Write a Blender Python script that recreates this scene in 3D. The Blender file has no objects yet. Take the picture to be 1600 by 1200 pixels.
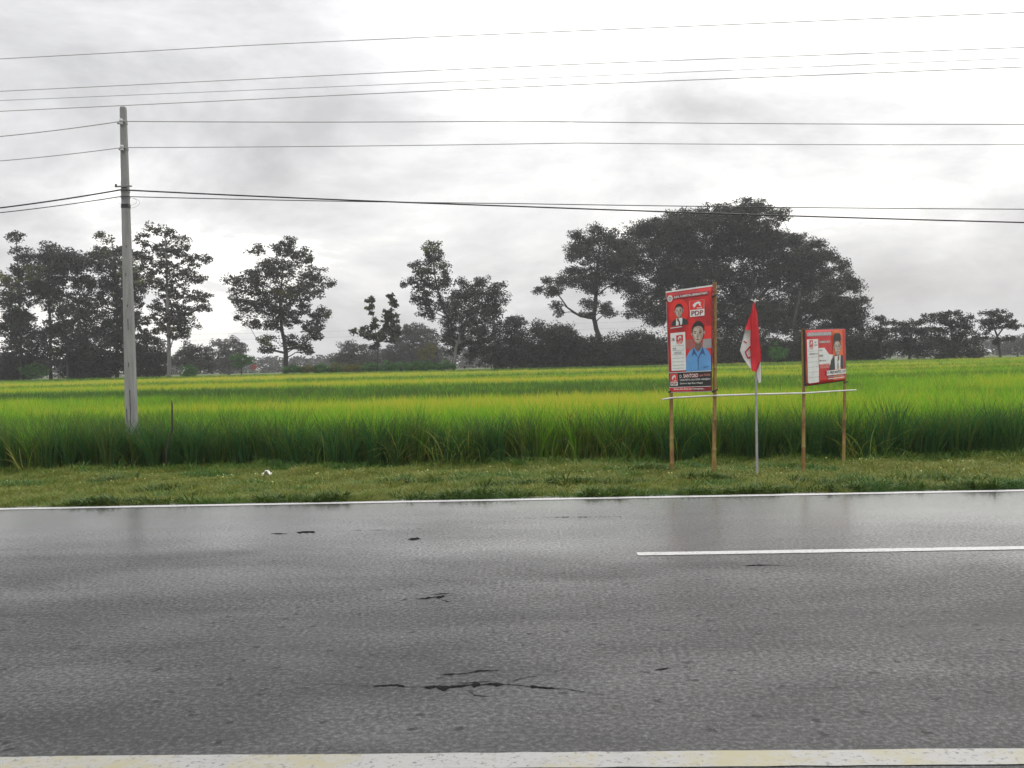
import bpy, bmesh, math, random
import numpy as np
from mathutils import Vector, Matrix
R = math.radians
scene = bpy.context.scene
COL = scene.collection

# ------------------------------------------------------------------ camera
cam_d = bpy.data.cameras.new('camera'); cam = bpy.data.objects.new('camera', cam_d); COL.objects.link(cam)
cam_d.sensor_width = 36.0; cam_d.lens = 36.0 * 1556 / 1600; cam_d.clip_start = 0.05; cam_d.clip_end = 6000
cam.matrix_world = (Matrix.Translation((0, 0, 1.6)) @ Matrix.Rotation(R(2.2), 4, 'Z')
                    @ Matrix.Rotation(math.pi / 2 - math.atan(35 / 1556), 4, 'X') @ Matrix.Rotation(-math.atan(0.0235), 4, 'Z'))
scene.camera = cam

# ------------------------------------------------------------------ sky
SUN_EL, SUN_AZ = 50.0, 20.0          # a veiled sun, high and ahead to the right (azimuth from +Y towards +X)
w = bpy.data.worlds.new('World'); scene.world = w; w.use_nodes = True
nt = w.node_tree; nt.nodes.clear(); N = nt.nodes.new; L = nt.links.new
def math_node(tree, op, a, b=None, clamp=False):
    m = tree.nodes.new('ShaderNodeMath'); m.operation = op; m.use_clamp = clamp
    for i, v in enumerate((a, b)):
        if v is None: continue
        if isinstance(v, (int, float)): m.inputs[i].default_value = v
        else: tree.links.new(v, m.inputs[i])
    return m.outputs[0]
def ramp(tree, fac, stops, interp='LINEAR'):
    r = tree.nodes.new('ShaderNodeValToRGB'); r.color_ramp.interpolation = interp
    e = r.color_ramp.elements
    while len(e) < len(stops): e.new(0.5)
    for el, (p, c) in zip(e, stops):
        el.position = p; el.color = (*c, 1) if len(c) == 3 else c
    tree.links.new(fac, r.inputs[0]); return r.outputs[0]
sky = N('ShaderNodeTexSky'); sky.sky_type = 'NISHITA'; sky.sun_disc = False
sky.sun_elevation = R(SUN_EL); sky.sun_rotation = R(SUN_AZ); sky.air_density = 1.5; sky.dust_density = 4
tc = N('ShaderNodeTexCoord'); sep = N('ShaderNodeSeparateXYZ'); L(tc.outputs['Generated'], sep.inputs[0])
el = math_node(nt, 'MAXIMUM', sep.outputs[2], 0.0)
mp = N('ShaderNodeMapping'); mp.inputs['Scale'].default_value = (1.0, 1.0, 2.4); mp.inputs['Location'].default_value = (27.7, 14.6, 8.2)
L(tc.outputs['Generated'], mp.inputs[0])
n1 = N('ShaderNodeTexNoise'); n1.inputs['Scale'].default_value = 2.5; n1.inputs['Detail'].default_value = 9; n1.inputs['Roughness'].default_value = 0.58; n1.inputs['Distortion'].default_value = 0.25
L(mp.outputs[0], n1.inputs[0])
# overcast: brighter overhead than at the horizon, as a closed cloud deck is
base = math_node(nt, 'ADD', math_node(nt, 'MULTIPLY', math_node(nt, 'POWER', el, 1.4), 1.25), 0.90)
cl = ramp(nt, n1.outputs[0], [(0.35, (0.60, 0.60, 0.61)), (0.45, (0.80, 0.80, 0.81)), (0.51, (0.96, 0.96, 0.965)), (0.54, (1.04, 1.04, 1.03)), (0.555, (1.34, 1.32, 1.27)), (0.75, (1.45, 1.44, 1.42))])
mul = N('ShaderNodeVectorMath'); mul.operation = 'SCALE'; L(cl, mul.inputs[0]); L(base, mul.inputs['Scale'])
sc10 = N('ShaderNodeVectorMath'); sc10.operation = 'SCALE'; L(mul.outputs[0], sc10.inputs[0]); sc10.inputs['Scale'].default_value = 10.0
mixs = N('ShaderNodeMix'); mixs.data_type = 'RGBA'; mixs.inputs[0].default_value = 0.94
L(sky.outputs[0], mixs.inputs[6]); L(sc10.outputs[0], mixs.inputs[7])
bg = N('ShaderNodeBackground'); bg.inputs[1].default_value = 0.1; L(mixs.outputs[2], bg.inputs[0])
wo = N('ShaderNodeOutputWorld'); L(bg.outputs[0], wo.inputs[0])

# ------------------------------------------------------------------ sun behind the cloud deck
sd = bpy.data.lights.new('sun', 'SUN'); sd.energy = 1.5; sd.angle = R(25); sd.color = (1.0, 0.97, 0.92)
so = bpy.data.objects.new('sun', sd); COL.objects.link(so)
sv = Vector((math.sin(R(SUN_AZ)) * math.cos(R(SUN_EL)), math.cos(R(SUN_AZ)) * math.cos(R(SUN_EL)), math.sin(R(SUN_EL))))
so.rotation_euler = sv.to_track_quat('Z', 'Y').to_euler()

vs = scene.view_settings
scene.display_settings.display_device = 'sRGB'
vs.view_transform = 'Standard'; vs.look = 'None'; vs.exposure = 0.0; vs.gamma = 1.0; vs.use_curve_mapping = False
scene.cycles.use_denoising = True; scene.cycles.diffuse_bounces = 3; scene.cycles.glossy_bounces = 2; scene.cycles.transmission_bounces = 3
scene.cycles.max_bounces = 5; scene.cycles.volume_bounces = 0
rng = random.Random(11)

# ------------------------------------------------------------------ helpers
def tag(o, label=None, cat=None, group=None, kind=None):
    if label: o['label'] = label
    if cat: o['category'] = cat
    if group: o['group'] = group
    if kind: o['kind'] = kind
    return o
def empty(name, loc=(0, 0, 0)):
    o = bpy.data.objects.new(name, None); o.location = loc; o.empty_display_size = 0.1; COL.objects.link(o); return o
def link(name, me, parent=None, loc=None):
    o = bpy.data.objects.new(name, me); COL.objects.link(o)
    if parent: o.parent = parent
    if loc: o.location = loc
    return o
def mesh(name, verts, faces, mats, smooth=False, mi=None):
    me = bpy.data.meshes.new(name); me.from_pydata([tuple(v) for v in verts], [], faces)
    for m in (mats if isinstance(mats, (list, tuple)) else [mats]): me.materials.append(m)
    if mi is not None: me.polygons.foreach_set('material_index', mi)
    if smooth: me.polygons.foreach_set('use_smooth', [True] * len(me.polygons))
    me.update(); return me
class MB:
    def __init__(s): s.v = []; s.f = []; s.m = []
    def add(s, v, f, m=0):
        o = len(s.v); s.v += [tuple(p) for p in v]; s.f += [tuple(i + o for i in q) for q in f]; s.m += [m] * len(f)
    def tube(s, pts, radii, n=8, m=0, cap=True):
        pts = [Vector(p) for p in pts]; k = len(pts)
        if isinstance(radii, (int, float)): radii = [radii] * k
        rings = []; ref = Vector((0, 1, 0.01))
        for i, p in enumerate(pts):
            d = (pts[min(i + 1, k - 1)] - pts[max(i - 1, 0)]).normalized()
            a = d.cross(ref)
            if a.length < 0.05: a = d.cross(Vector((1, 0, 0)))
            a.normalize(); b = d.cross(a)
            rings.append([p + (a * math.cos(6.28318 * j / n) + b * math.sin(6.28318 * j / n)) * radii[i] for j in range(n)])
        v = [q for r in rings for q in r]; f = []
        for i in range(k - 1):
            for j in range(n):
                f.append((i * n + j, i * n + (j + 1) % n, (i + 1) * n + (j + 1) % n, (i + 1) * n + j))
        if cap: f.append(tuple(range(n - 1, -1, -1))); f.append(tuple((k - 1) * n + j for j in range(n)))
        s.add(v, f, m)
    def box(s, c, size, m=0, rot=None):
        x, y, z = [q / 2 for q in size]; c = Vector(c)
        v = [Vector((a * x, b * y, d * z)) for a in (-1, 1) for b in (-1, 1) for d in (-1, 1)]
        if rot: v = [rot @ q for q in v]
        s.add([q + c for q in v], [(0, 1, 3, 2), (4, 6, 7, 5), (0, 4, 5, 1), (2, 3, 7, 6), (0, 2, 6, 4), (1, 5, 7, 3)], m)
    def build(s, name, mats, parent=None, smooth=False, loc=None):
        return link(name, mesh(name, s.v, s.f, mats, smooth, s.m), parent, loc)

def new_mat(name):
    m = bpy.data.materials.new(name); m.use_nodes = True
    b = m.node_tree.nodes['Principled BSDF']; return m, m.node_tree, b
def noise(tree, vec, scale, detail=4, rough=0.55, dist=0.0, mapscale=None):
    if mapscale:
        q = tree.nodes.new('ShaderNodeMapping'); q.inputs['Scale'].default_value = mapscale; tree.links.new(vec, q.inputs[0]); vec = q.outputs[0]
    n = tree.nodes.new('ShaderNodeTexNoise'); n.inputs['Scale'].default_value = scale; n.inputs['Detail'].default_value = detail
    n.inputs['Roughness'].default_value = rough; n.inputs['Distortion'].default_value = dist
    tree.links.new(vec, n.inputs['Vector']); return n.outputs[0]
def coord(tree, which='Object'):
    return tree.nodes.new('ShaderNodeTexCoord').outputs[which]
def bump(tree, b, h, strength=0.3, dist=0.01):
    n = tree.nodes.new('ShaderNodeBump'); n.inputs['Strength'].default_value = strength; n.inputs['Distance'].default_value = dist
    tree.links.new(h, n.inputs['Height']); tree.links.new(n.outputs[0], b.inputs['Normal'])
def mixc(tree, fac, a, b):
    m = tree.nodes.new('ShaderNodeMix'); m.data_type = 'RGBA'
    if isinstance(fac, (int, float)): m.inputs[0].default_value = fac
    else: tree.links.new(fac, m.inputs[0])
    for i, c in ((6, a), (7, b)):
        if isinstance(c, tuple): m.inputs[i].default_value = (*c, 1)
        else: tree.links.new(c, m.inputs[i])
    return m.outputs[2]
def plain(name, col, rough=0.6, var=0.12, scale=6.0, metallic=0.0, which='Object'):
    m, t, b = new_mat(name)
    n = noise(t, coord(t, which), scale, 5)
    c = ramp(t, n, [(0.25, tuple(x * (1 - var) for x in col)), (0.75, tuple(min(1, x * (1 + var)) for x in col))])
    t.links.new(c, b.inputs['Base Color']); b.inputs['Roughness'].default_value = rough; b.inputs['Metallic'].default_value = metallic
    return m

# ------------------------------------------------------------------ ground materials
def asphalt():
    m, t, b = new_mat('wet_asphalt'); p = coord(t)
    big = noise(t, p, 0.55, 4, 0.6, 0.3, (0.45, 1, 1)); mid = noise(t, p, 36, 6, 0.72, 0.0); fine = noise(t, p, 120, 3, 0.75)
    v = t.nodes.new('ShaderNodeTexVoronoi'); v.voronoi_dimensions = '2D'; v.inputs['Scale'].default_value = 4.6; v.inputs['Randomness'].default_value = 1.0; t.links.new(p, v.inputs['Vector'])
    warp = math_node(t, 'ADD', v.outputs['Distance'], math_node(t, 'MULTIPLY', math_node(t, 'SUBTRACT', mid, 0.5), 0.34))
    pitr = ramp(t, warp, [(0.0, (0, 0, 0)), (0.07, (0, 0, 0)), (0.11, (1, 1, 1))])
    sp = t.nodes.new('ShaderNodeSeparateXYZ'); t.links.new(v.outputs['Color'], sp.inputs[0])
    pit = math_node(t, 'MAXIMUM', pitr, math_node(t, 'GREATER_THAN', sp.outputs[0], 0.34))      # only some cells carry a pit
    patch = noise(t, p, 1.6, 5, 0.65, 0.4, (0.4, 1, 1))
    grain = math_node(t, 'ADD', math_node(t, 'MULTIPLY', mid, 0.52), math_node(t, 'ADD', math_node(t, 'MULTIPLY', fine, 0.22), math_node(t, 'MULTIPLY', patch, 0.26)))
    c2 = ramp(t, grain, [(0.40, (0.012, 0.012, 0.013)), (0.47, (0.026, 0.026, 0.027)), (0.52, (0.048, 0.048, 0.049)), (0.58, (0.078, 0.078, 0.079)), (0.66, (0.125, 0.125, 0.125))])
    c3 = mixc(t, pit, (0.008, 0.008, 0.009), c2)
    t.links.new(c3, b.inputs['Base Color'])
    wet = math_node(t, 'ADD', math_node(t, 'MULTIPLY', big, 0.4), math_node(t, 'MULTIPLY', mid, 0.6))
    sy = t.nodes.new('ShaderNodeSeparateXYZ'); t.links.new(p, sy.inputs[0])
    # the crown of the road has drained; the far lane still holds a film of water
    lane = math_node(t, 'MULTIPLY', math_node(t, 'SUBTRACT', sy.outputs[1], 7.9), 0.055)
    wet2 = math_node(t, 'ADD', wet, math_node(t, 'MAXIMUM', lane, -0.10))
    rg = ramp(t, wet2, [(0.38, (0.62,) * 3), (0.48, (0.46,) * 3), (0.60, (0.26,) * 3), (0.72, (0.15,) * 3)])
    t.links.new(rg, b.inputs['Roughness']); b.inputs['IOR'].default_value = 1.45
    film = ramp(t, wet2, [(0.46, (0, 0, 0)), (0.64, (1, 1, 1))])
    t.links.new(math_node(t, 'ADD', math_node(t, 'MULTIPLY', film, 0.25), 0.28), b.inputs['Specular IOR Level'])
    t.links.new(math_node(t, 'MULTIPLY', film, 0.85), b.inputs['Coat Weight']); b.inputs['Coat IOR'].default_value = 1.33; b.inputs['Coat Roughness'].default_value = 0.21
    h = math_node(t, 'ADD', math_node(t, 'MULTIPLY', fine, 0.35), math_node(t, 'ADD', math_node(t, 'MULTIPLY', mid, 0.6), math_node(t, 'MULTIPLY', pit, 0.5)))
    bump(t, b, h, 0.45, 0.008)
    return m
def paint(name, c_new, worn=0.5, yellow=False):
    m, t, b = new_mat(name); p = coord(t)
    n = noise(t, p, 11, 7, 0.75, 0.2, (0.5, 1, 1)); f = noise(t, p, 60, 3, 0.7)
    c = mixc(t, ramp(t, math_node(t, 'ADD', math_node(t, 'MULTIPLY', n, 0.75), math_node(t, 'MULTIPLY', f, 0.25)), [(0.30, (0, 0, 0)), (0.5, (1, 1, 1))]), tuple(worn * x for x in c_new), c_new)
    c = mixc(t, ramp(t, noise(t, p, 34, 6, 0.8), [(0.39, (1, 1, 1)), (0.45, (0, 0, 0))]), c, (0.07, 0.07, 0.07))
    if yellow:
        y = noise(t, p, 0.62, 3, 0.6, 0.0, (1, 0.4, 1)); y2 = noise(t, p, 9, 5, 0.7)
        c = mixc(t, ramp(t, math_node(t, 'ADD', math_node(t, 'MULTIPLY', y, 0.8), math_node(t, 'MULTIPLY', y2, 0.2)), [(0.50, (0, 0, 0)), (0.56, (1, 1, 1))]), c, (0.24, 0.222, 0.135))
    t.links.new(c, b.inputs['Base Color']); b.inputs['Roughness'].default_value = 0.5
    bump(t, b, f, 0.3, 0.004); return m
M_ASPH = asphalt()
M_PAINT = paint('road_paint', (0.40, 0.40, 0.40), 0.75)
M_PAINTN = paint('road_paint_old', (0.25, 0.25, 0.245), 0.8, True)
M_CRACK = plain('crack_fill', (0.016, 0.016, 0.016), 1.0, 0.5, 40); M_CRACK.node_tree.nodes['Principled BSDF'].inputs['Specular IOR Level'].default_value = 0.0
def soil(name, a, bcol, scale=3.0):
    m, t, b = new_mat(name); p = coord(t)
    n = noise(t, p, scale, 7, 0.65); c = ramp(t, n, [(0.3, a), (0.7, bcol)])
    t.links.new(c, b.inputs['Base Color']); b.inputs['Roughness'].default_value = 0.95; b.inputs['Specular IOR Level'].default_value = 0.2
    bump(t, b, n, 0.6, 0.03); return m
M_VERGE = soil('verge_soil', (0.070, 0.075, 0.018), (0.12, 0.118, 0.03))
M_MUD = soil('field_mud', (0.022, 0.020, 0.014), (0.045, 0.040, 0.026))
M_LAND = soil('far_land', (0.05, 0.075, 0.025), (0.09, 0.11, 0.035), 0.05)

# ------------------------------------------------------------------ ground, road
def sheet(name, x0, x1, ys, zs, nx, mat, parent=None, wob=None):
    v = []; f = []; k = len(ys)
    for i in range(nx + 1):
        x = x0 + (x1 - x0) * i / nx
        for j, (y, z) in enumerate(zip(ys, zs)):
            dy, dz = wob(x, y, j) if wob else (0, 0)
            v.append((x, y + dy, z + dz))
    for i in range(nx):
        for j in range(k - 1): f.append((i * k + j, (i + 1) * k + j, (i + 1) * k + j + 1, i * k + j + 1))
    return link(name, mesh(name, v, f, mat, True), parent)
EDGE = lambda x: 16.30 - 0.062 * x + 0.16 * math.sin(x * 0.9 + 1) + 0.10 * math.sin(x * 2.3)   # front edge of the rice
tag(sheet('ground', -1200, 1200, [-1200, -60, 14, 132, 400, 1200], [-0.40, -0.40, -0.40, -0.22, -0.3, -0.4], 40, M_LAND), kind='structure')
tag(sheet('field_soil', -130, 130, [15.0, 20, 60, 132.5], [-0.16, -0.16, -0.16, -0.16], 60, M_MUD), kind='structure')
road = tag(sheet('road', -90, 90, [-4.5, 0, 4, 7.8, 11.72], [-0.02, 0, 0, 0, -0.0], 90, M_ASPH), kind='structure')
def vz(x, y):
    u = max(0, min(1, (y - 11.6) / 5.0))
    return -0.02 - 0.10 * u + 0.025 * math.sin(x * 1.7 + y * 2.1) * u + 0.018 * math.sin(x * 4.1 - y * 3.3)
vys = [11.69 + 0.25 * i for i in range(26)]
tag(sheet('verge', -60, 60, vys, [0] * 26, 400, M_VERGE, None, lambda x, y, j: (0.02 * math.sin(x * 3.1) + 0.02 * math.sin(x * 7.7) if j == 0 else 0, vz(x, y) + (0.0 if y < 16.4 else -0.10 * min(1, (y - 16.4) / 0.8)))), kind='structure')
def strip(name, x0, x1, y0, y1, mat, nx=60, z=0.004):
    r = random.Random(hash(name) % 999 if False else 5); v = []; f = []
    for i in range(nx + 1):
        x = x0 + (x1 - x0) * i / nx
        v += [(x, y0 + r.uniform(-.004, .004), z), (x, y1 + r.uniform(-.004, .004), z)]
    for i in range(nx): f.append((2 * i, 2 * i + 2, 2 * i + 3, 2 * i + 1))
    return link(name, mesh(name, v, f, mat), road)
strip('edge_line', -60, 60, 3.875, 4.03, M_PAINTN, 900)
strip('edge_line', -60, 60, 11.41, 11.55, M_PAINT, 500)
for k in range(-2, 4): strip('lane_dash', 0.68 + 13 * k, 5.68 + 13 * k, 8.08, 8.21, M_PAINT, 60)
def crack(pts, wid, seed):
    r = random.Random(seed); v = []; f = []; px = []
    for i in range(len(pts) - 1):
        a = Vector((*pts[i], 0)); b = Vector((*pts[i + 1], 0)); k = max(2, int((b - a).length / 0.015))
        for j in range(k): px.append(a.lerp(b, j / k))
    n = len(px); o = 0.0; k = 1.0
    for i, p in enumerate(px):
        u = i / (n - 1); o = o * 0.85 + r.uniform(-.22, .22) * wid
        if r.random() < 0.3: k = r.choice((0.12, 0.3, 0.6, 0.9, 1.3, 1.6))
        ww = wid * (0.12 + math.sin(u * math.pi)) * k * r.uniform(.75, 1.15)
        v += [(p.x, p.y + o - ww * r.uniform(.3, .7), 0.003), (p.x, p.y + o + ww * r.uniform(.3, .7), 0.003)]
    for i in range(n - 1): f.append((2 * i, 2 * i + 2, 2 * i + 3, 2 * i + 1))
    return link('crack', mesh('crack', v, f, M_CRACK), road)
crack([(-0.98, 4.90), (-0.83, 4.89), (-0.55, 4.86), (-0.3, 4.88), (-0.12, 4.86), (0.02, 4.83), (0.1, 4.78)], 0.036, 1)
crack([(-0.60, 5.055), (-0.46, 5.06), (-0.40, 5.10), (-0.28, 5.10)], 0.03, 2)
crack([(-1.2, 4.95), (-1.1, 4.92), (-0.98, 4.90)], 0.008, 21)
crack([(-0.95, 6.72), (-0.80, 6.74), (-0.62, 6.80)], 0.045, 3); crack([(-0.78, 6.70), (-0.72, 6.62), (-0.68, 6.60)], 0.03, 4)
crack([(-2.72, 9.44), (-2.58, 9.45), (-2.5, 9.44)], 0.05, 5); crack([(-2.48, 9.47), (-2.28, 9.49)], 0.10, 6)
crack([(-1.33, 9.02), (-1.2, 9.05)], 0.09, 7); crack([(0.50, 5.10), (0.58, 5.13), (0.66, 5.16)], 0.03, 8)
crack([(-0.62, 4.93), (-0.45, 4.92), (-0.30, 4.95)], 0.010, 22); crack([(-0.25, 4.92), (-0.16, 5.0), (-0.05, 5.03)], 0.008, 23); crack([(-0.45, 4.84), (-0.40, 4.74), (-0.28, 4.70)], 0.006, 24)
crack([(0.02, 4.83), (0.22, 4.72), (0.30, 4.62)], 0.006, 25); crack([(-1.05, 6.68), (-0.95, 6.72)], 0.012, 26); crack([(-0.86, 6.83), (-0.7, 6.86)], 0.014, 27)
crack([(-2.2, 9.50), (-1.9, 9.55), (-1.5, 9.53), (-1.1, 9.6)], 0.010, 28); crack([(-0.5, 10.1), (0.0, 10.15), (0.5, 10.1), (1.0, 10.16)], 0.016, 29); crack([(1.35, 7.62), (1.6, 7.64), (1.78, 7.60)], 0.016, 30)

# ------------------------------------------------------------------ grass and rice (scattered tufts)
def blade_mat(name, stops, attr='tint', trans=0.35, rough=0.55):
    m, t, b = new_mat(name)
    a = t.nodes.new('ShaderNodeAttribute'); a.attribute_type = 'INSTANCER'; a.attribute_name = attr
    g = t.nodes.new('ShaderNodeAttribute'); g.attribute_type = 'GEOMETRY'; g.attribute_name = 'blade'
    f = math_node(t, 'ADD', a.outputs['Fac'], math_node(t, 'MULTIPLY', math_node(t, 'SUBTRACT', g.outputs['Fac'], 0.5), 0.46))
    c = ramp(t, f, stops)
    t.links.new(c, b.inputs['Base Color']); b.inputs['Roughness'].default_value = rough; b.inputs['Specular IOR Level'].default_value = 0.25
    tr = t.nodes.new('ShaderNodeBsdfTranslucent'); t.links.new(c, tr.inputs[0])
    mx = t.nodes.new('ShaderNodeMixShader'); mx.inputs[0].default_value = trans
    o = t.nodes['Material Output']; t.links.new(b.outputs[0], mx.inputs[1]); t.links.new(tr.outputs[0], mx.inputs[2]); t.links.new(mx.outputs[0], o.inputs[0])
    return m
def tuft_mesh(name, n, h0, h1, wid, spread, droop, mat, seed, segs=4, lean=0.25):
    r = random.Random(seed); v = []; f = []; tint = []
    for i in range(n):
        az = r.uniform(0, 6.283); rad = spread * math.sqrt(r.random()); h = r.uniform(h0, h1)
        bx, by = rad * math.cos(az), rad * math.sin(az)
        d = az + r.uniform(-1.2, 1.2); dx, dy = math.cos(d), math.sin(d); ln = r.uniform(0.05, lean); dr = r.uniform(0.2, 1) * droop
        fa = r.uniform(0, 6.283); wx, wy = math.cos(fa), math.sin(fa); tb = r.random(); o = len(v)
        for s in range(segs + 1):
            u = s / segs; out = h * (ln * u + dr * u ** 3); z = h * (u - dr * 0.55 * u ** 3.2)
            ww = wid * (0.35 + 1.0 * u) * (1 - u ** 2.4) * 0.5 * r.uniform(0.9, 1.1)
            cx, cy = bx + dx * out, by + dy * out
            if s < segs: v += [(cx - wx * ww, cy - wy * ww, z), (cx + wx * ww, cy + wy * ww, z)]
            else: v.append((cx, cy, z))
            tint += [tb] * (2 if s < segs else 1)
        for s in range(segs - 1): f.append((o + 2 * s, o + 2 * s + 1, o + 2 * s + 3, o + 2 * s + 2))
        f.append((o + 2 * segs - 2, o + 2 * segs - 1, o + 2 * segs))
    me = mesh(name, v, f, mat, True)
    at = me.attributes.new('blade', 'FLOAT', 'POINT'); at.data.foreach_set('value', tint)
    return me
def scatter(name, pts, rot, scl, idx, tint, protos):
    """one object whose points carry the tufts (geometry nodes)"""
    me = bpy.data.meshes.new(name); me.from_pydata(pts.tolist(), [], [])
    for an, ty, arr in (('rot', 'FLOAT_VECTOR', rot), ('scl', 'FLOAT_VECTOR', scl)):
        a = me.attributes.new(an, ty, 'POINT'); a.data.foreach_set('vector', arr.astype(np.float32).ravel())
    a = me.attributes.new('idx', 'INT', 'POINT'); a.data.foreach_set('value', idx.astype(np.int32))
    a = me.attributes.new('tint', 'FLOAT', 'POINT'); a.data.foreach_set('value', tint.astype(np.float32))
    o = link(name, me)
    col = bpy.data.collections.new(name + '_tufts')
    for k, p in enumerate(protos): col.objects.link(bpy.data.objects.new('%s_tuft_%02d' % (name, k), p))
    g = bpy.data.node_groups.new(name + '_scatter', 'GeometryNodeTree')
    g.interface.new_socket('Geometry', in_out='INPUT', socket_type='NodeSocketGeometry')
    g.interface.new_socket('Geometry', in_out='OUTPUT', socket_type='NodeSocketGeometry')
    gi = g.nodes.new('NodeGroupInput'); go = g.nodes.new('NodeGroupOutput')
    m2p = g.nodes.new('GeometryNodeMeshToPoints'); g.links.new(gi.outputs[0], m2p.inputs[0])
    ci = g.nodes.new('GeometryNodeCollectionInfo'); ci.inputs[0].default_value = col
    ci.inputs['Separate Children'].default_value = True; ci.inputs['Reset Children'].default_value = True
    iop = g.nodes.new('GeometryNodeInstanceOnPoints'); iop.inputs['Pick Instance'].default_value = True
    def na(n, ty):
        q = g.nodes.new('GeometryNodeInputNamedAttribute'); q.data_type = ty; q.inputs[0].default_value = n; return q.outputs[0]
    g.links.new(m2p.outputs[0], iop.inputs['Points']); g.links.new(ci.outputs[0], iop.inputs['Instance'])
    g.links.new(na('idx', 'INT'), iop.inputs['Instance Index'])
    e2r = g.nodes.new('FunctionNodeEulerToRotation'); g.links.new(na('rot', 'FLOAT_VECTOR'), e2r.inputs[0]); g.links.new(e2r.outputs[0], iop.inputs['Rotation'])
    g.links.new(na('scl', 'FLOAT_VECTOR'), iop.inputs['Scale']); g.links.new(iop.outputs[0], go.inputs[0])
    md = o.modifiers.new('scatter', 'NODES'); md.node_group = g
    return o
nr = np.random.default_rng(3)
def vnoise(x, y, seed):
    """smooth value noise, vectorised"""
    q = np.random.default_rng(seed).random((97, 97))
    xi = np.floor(x).astype(int); yi = np.floor(y).astype(int); fx = x - xi; fy = y - yi
    fx = fx * fx * (3 - 2 * fx); fy = fy * fy * (3 - 2 * fy)
    g = lambda a, b: q[a % 97, b % 97]
    return (g(xi, yi) * (1 - fx) + g(xi + 1, yi) * fx) * (1 - fy) + (g(xi, yi + 1) * (1 - fx) + g(xi + 1, yi + 1) * fx) * fy

# rice: planted in hills along rows parallel to the road
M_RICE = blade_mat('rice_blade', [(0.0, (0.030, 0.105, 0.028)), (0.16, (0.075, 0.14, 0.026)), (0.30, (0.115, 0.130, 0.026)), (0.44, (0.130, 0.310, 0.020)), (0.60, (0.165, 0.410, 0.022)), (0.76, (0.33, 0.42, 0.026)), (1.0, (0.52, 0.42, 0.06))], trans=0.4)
rice_protos = [tuft_mesh('rice_tuft', 50, 0.60, 0.92, 0.016, 0.06, 0.36, M_RICE, 100 + k, 4, 0.27) for k in range(5)]
rice_protos += [tuft_mesh('rice_tuft_far', 34, 0.60, 0.90, 0.030, 0.16, 0.35, M_RICE, 120 + k, 3, 0.25) for k in range(4)]
P, RO, SC, ID, TI = [], [], [], [], []
for (ya, yb, sp, far) in ((15.0, 34, 0.19, 0), (34, 62, 0.30, 1), (62, 133, 0.55, 2)):
    ys = np.arange(ya, yb, sp)
    for y in ys:
        hw = 0.56 * y + 5; xs = np.arange(-hw, hw, sp) - 0.04 * y
        xs = xs + nr.uniform(-.4, .4, len(xs)) * sp; yy = y + nr.uniform(-.3, .3, len(xs)) * sp
        ed = 16.30 - 0.062 * xs + 0.16 * np.sin(xs * 0.9 + 1) + 0.10 * np.sin(xs * 2.3) + nr.uniform(-.06, .10, len(xs))
        k = yy > ed; xs = xs[k]; yy = yy[k]; n = len(xs)
        if not n: continue
        b1 = vnoise(xs / 9 + 30, yy / 1.9, 1); b2 = vnoise(xs / 26 + 9, yy / 7.5, 2); b3 = vnoise(xs / 70 + 3, yy / 19 + 40, 7); b4 = vnoise(xs / 1.3 + 4, yy / 1.1, 8)
        ht = b1 * 0.5 + b2 * 0.5; wn = np.clip((40 - yy) / 25, 0, 1)
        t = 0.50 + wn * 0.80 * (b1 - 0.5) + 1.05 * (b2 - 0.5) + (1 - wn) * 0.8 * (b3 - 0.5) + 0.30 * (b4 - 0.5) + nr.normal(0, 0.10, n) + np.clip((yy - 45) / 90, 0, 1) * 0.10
        front = np.clip(1.1 - (yy - ed[k]) / 0.6, 0, 1); t = t - 0.50 * front * (0.6 + 0.4 * nr.random(n))  # front rows tinted darker green, partly painting in the shade on the crop's face
        sxy = (1.0, 1.35, 2.1)[far] * nr.uniform(0.85, 1.2, n); sz = nr.uniform(0.92, 1.08, n) * (0.92 + 0.16 * ht) * (1.06 + 0.08 * np.clip((28 - yy) / 10, 0, 1)) * (1 + 0.10 * (b4 - 0.5)) * nr.choice([0.9, 1.0, 1.0, 1.06, 1.14], n)
        P.append(np.stack([xs, yy, np.full(n, -0.17)], 1)); RO.append(np.stack([nr.normal(0, .06, n), nr.normal(0, .06, n), nr.uniform(0, 6.28, n)], 1))
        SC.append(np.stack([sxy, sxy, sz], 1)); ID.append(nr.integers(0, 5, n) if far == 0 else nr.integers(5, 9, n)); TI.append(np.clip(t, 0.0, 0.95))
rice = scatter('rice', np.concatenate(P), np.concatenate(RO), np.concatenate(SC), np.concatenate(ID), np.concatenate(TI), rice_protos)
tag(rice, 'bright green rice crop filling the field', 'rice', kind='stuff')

# dry yellow leaves arching out of the front of the crop
M_DRY = blade_mat('dry_leaf', [(0.0, (0.06, 0.20, 0.03)), (0.5, (0.16, 0.26, 0.04)), (1.0, (0.34, 0.30, 0.07))], trans=0.35)
dry_protos = [tuft_mesh('edge_weed', 6, 0.5, 1.0, 0.016, 0.06, 0.9, M_DRY, 140 + k, 6, 0.5) for k in range(4)]
xs = np.concatenate([nr.uniform(-11, 11, 50), nr.normal(-1.0, 1.6, 45)]); n = len(xs)
ed = 16.30 - 0.062 * xs + 0.16 * np.sin(xs * 0.9 + 1) + 0.10 * np.sin(xs * 2.3)
o = scatter('edge_weeds', np.stack([xs, ed + nr.uniform(-.12, .25, n), np.full(n, -0.16)], 1), np.stack([nr.normal(0, .15, n), nr.normal(0, .15, n), nr.uniform(0, 6.28, n)], 1),
            np.stack([nr.uniform(.7, 1.1, n)] * 3, 1), nr.integers(0, 4, n), nr.uniform(0.1, 0.95, n), dry_protos)
tag(o, 'pale yellowing weeds along the front edge of the rice', 'weeds', kind='stuff')

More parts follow.
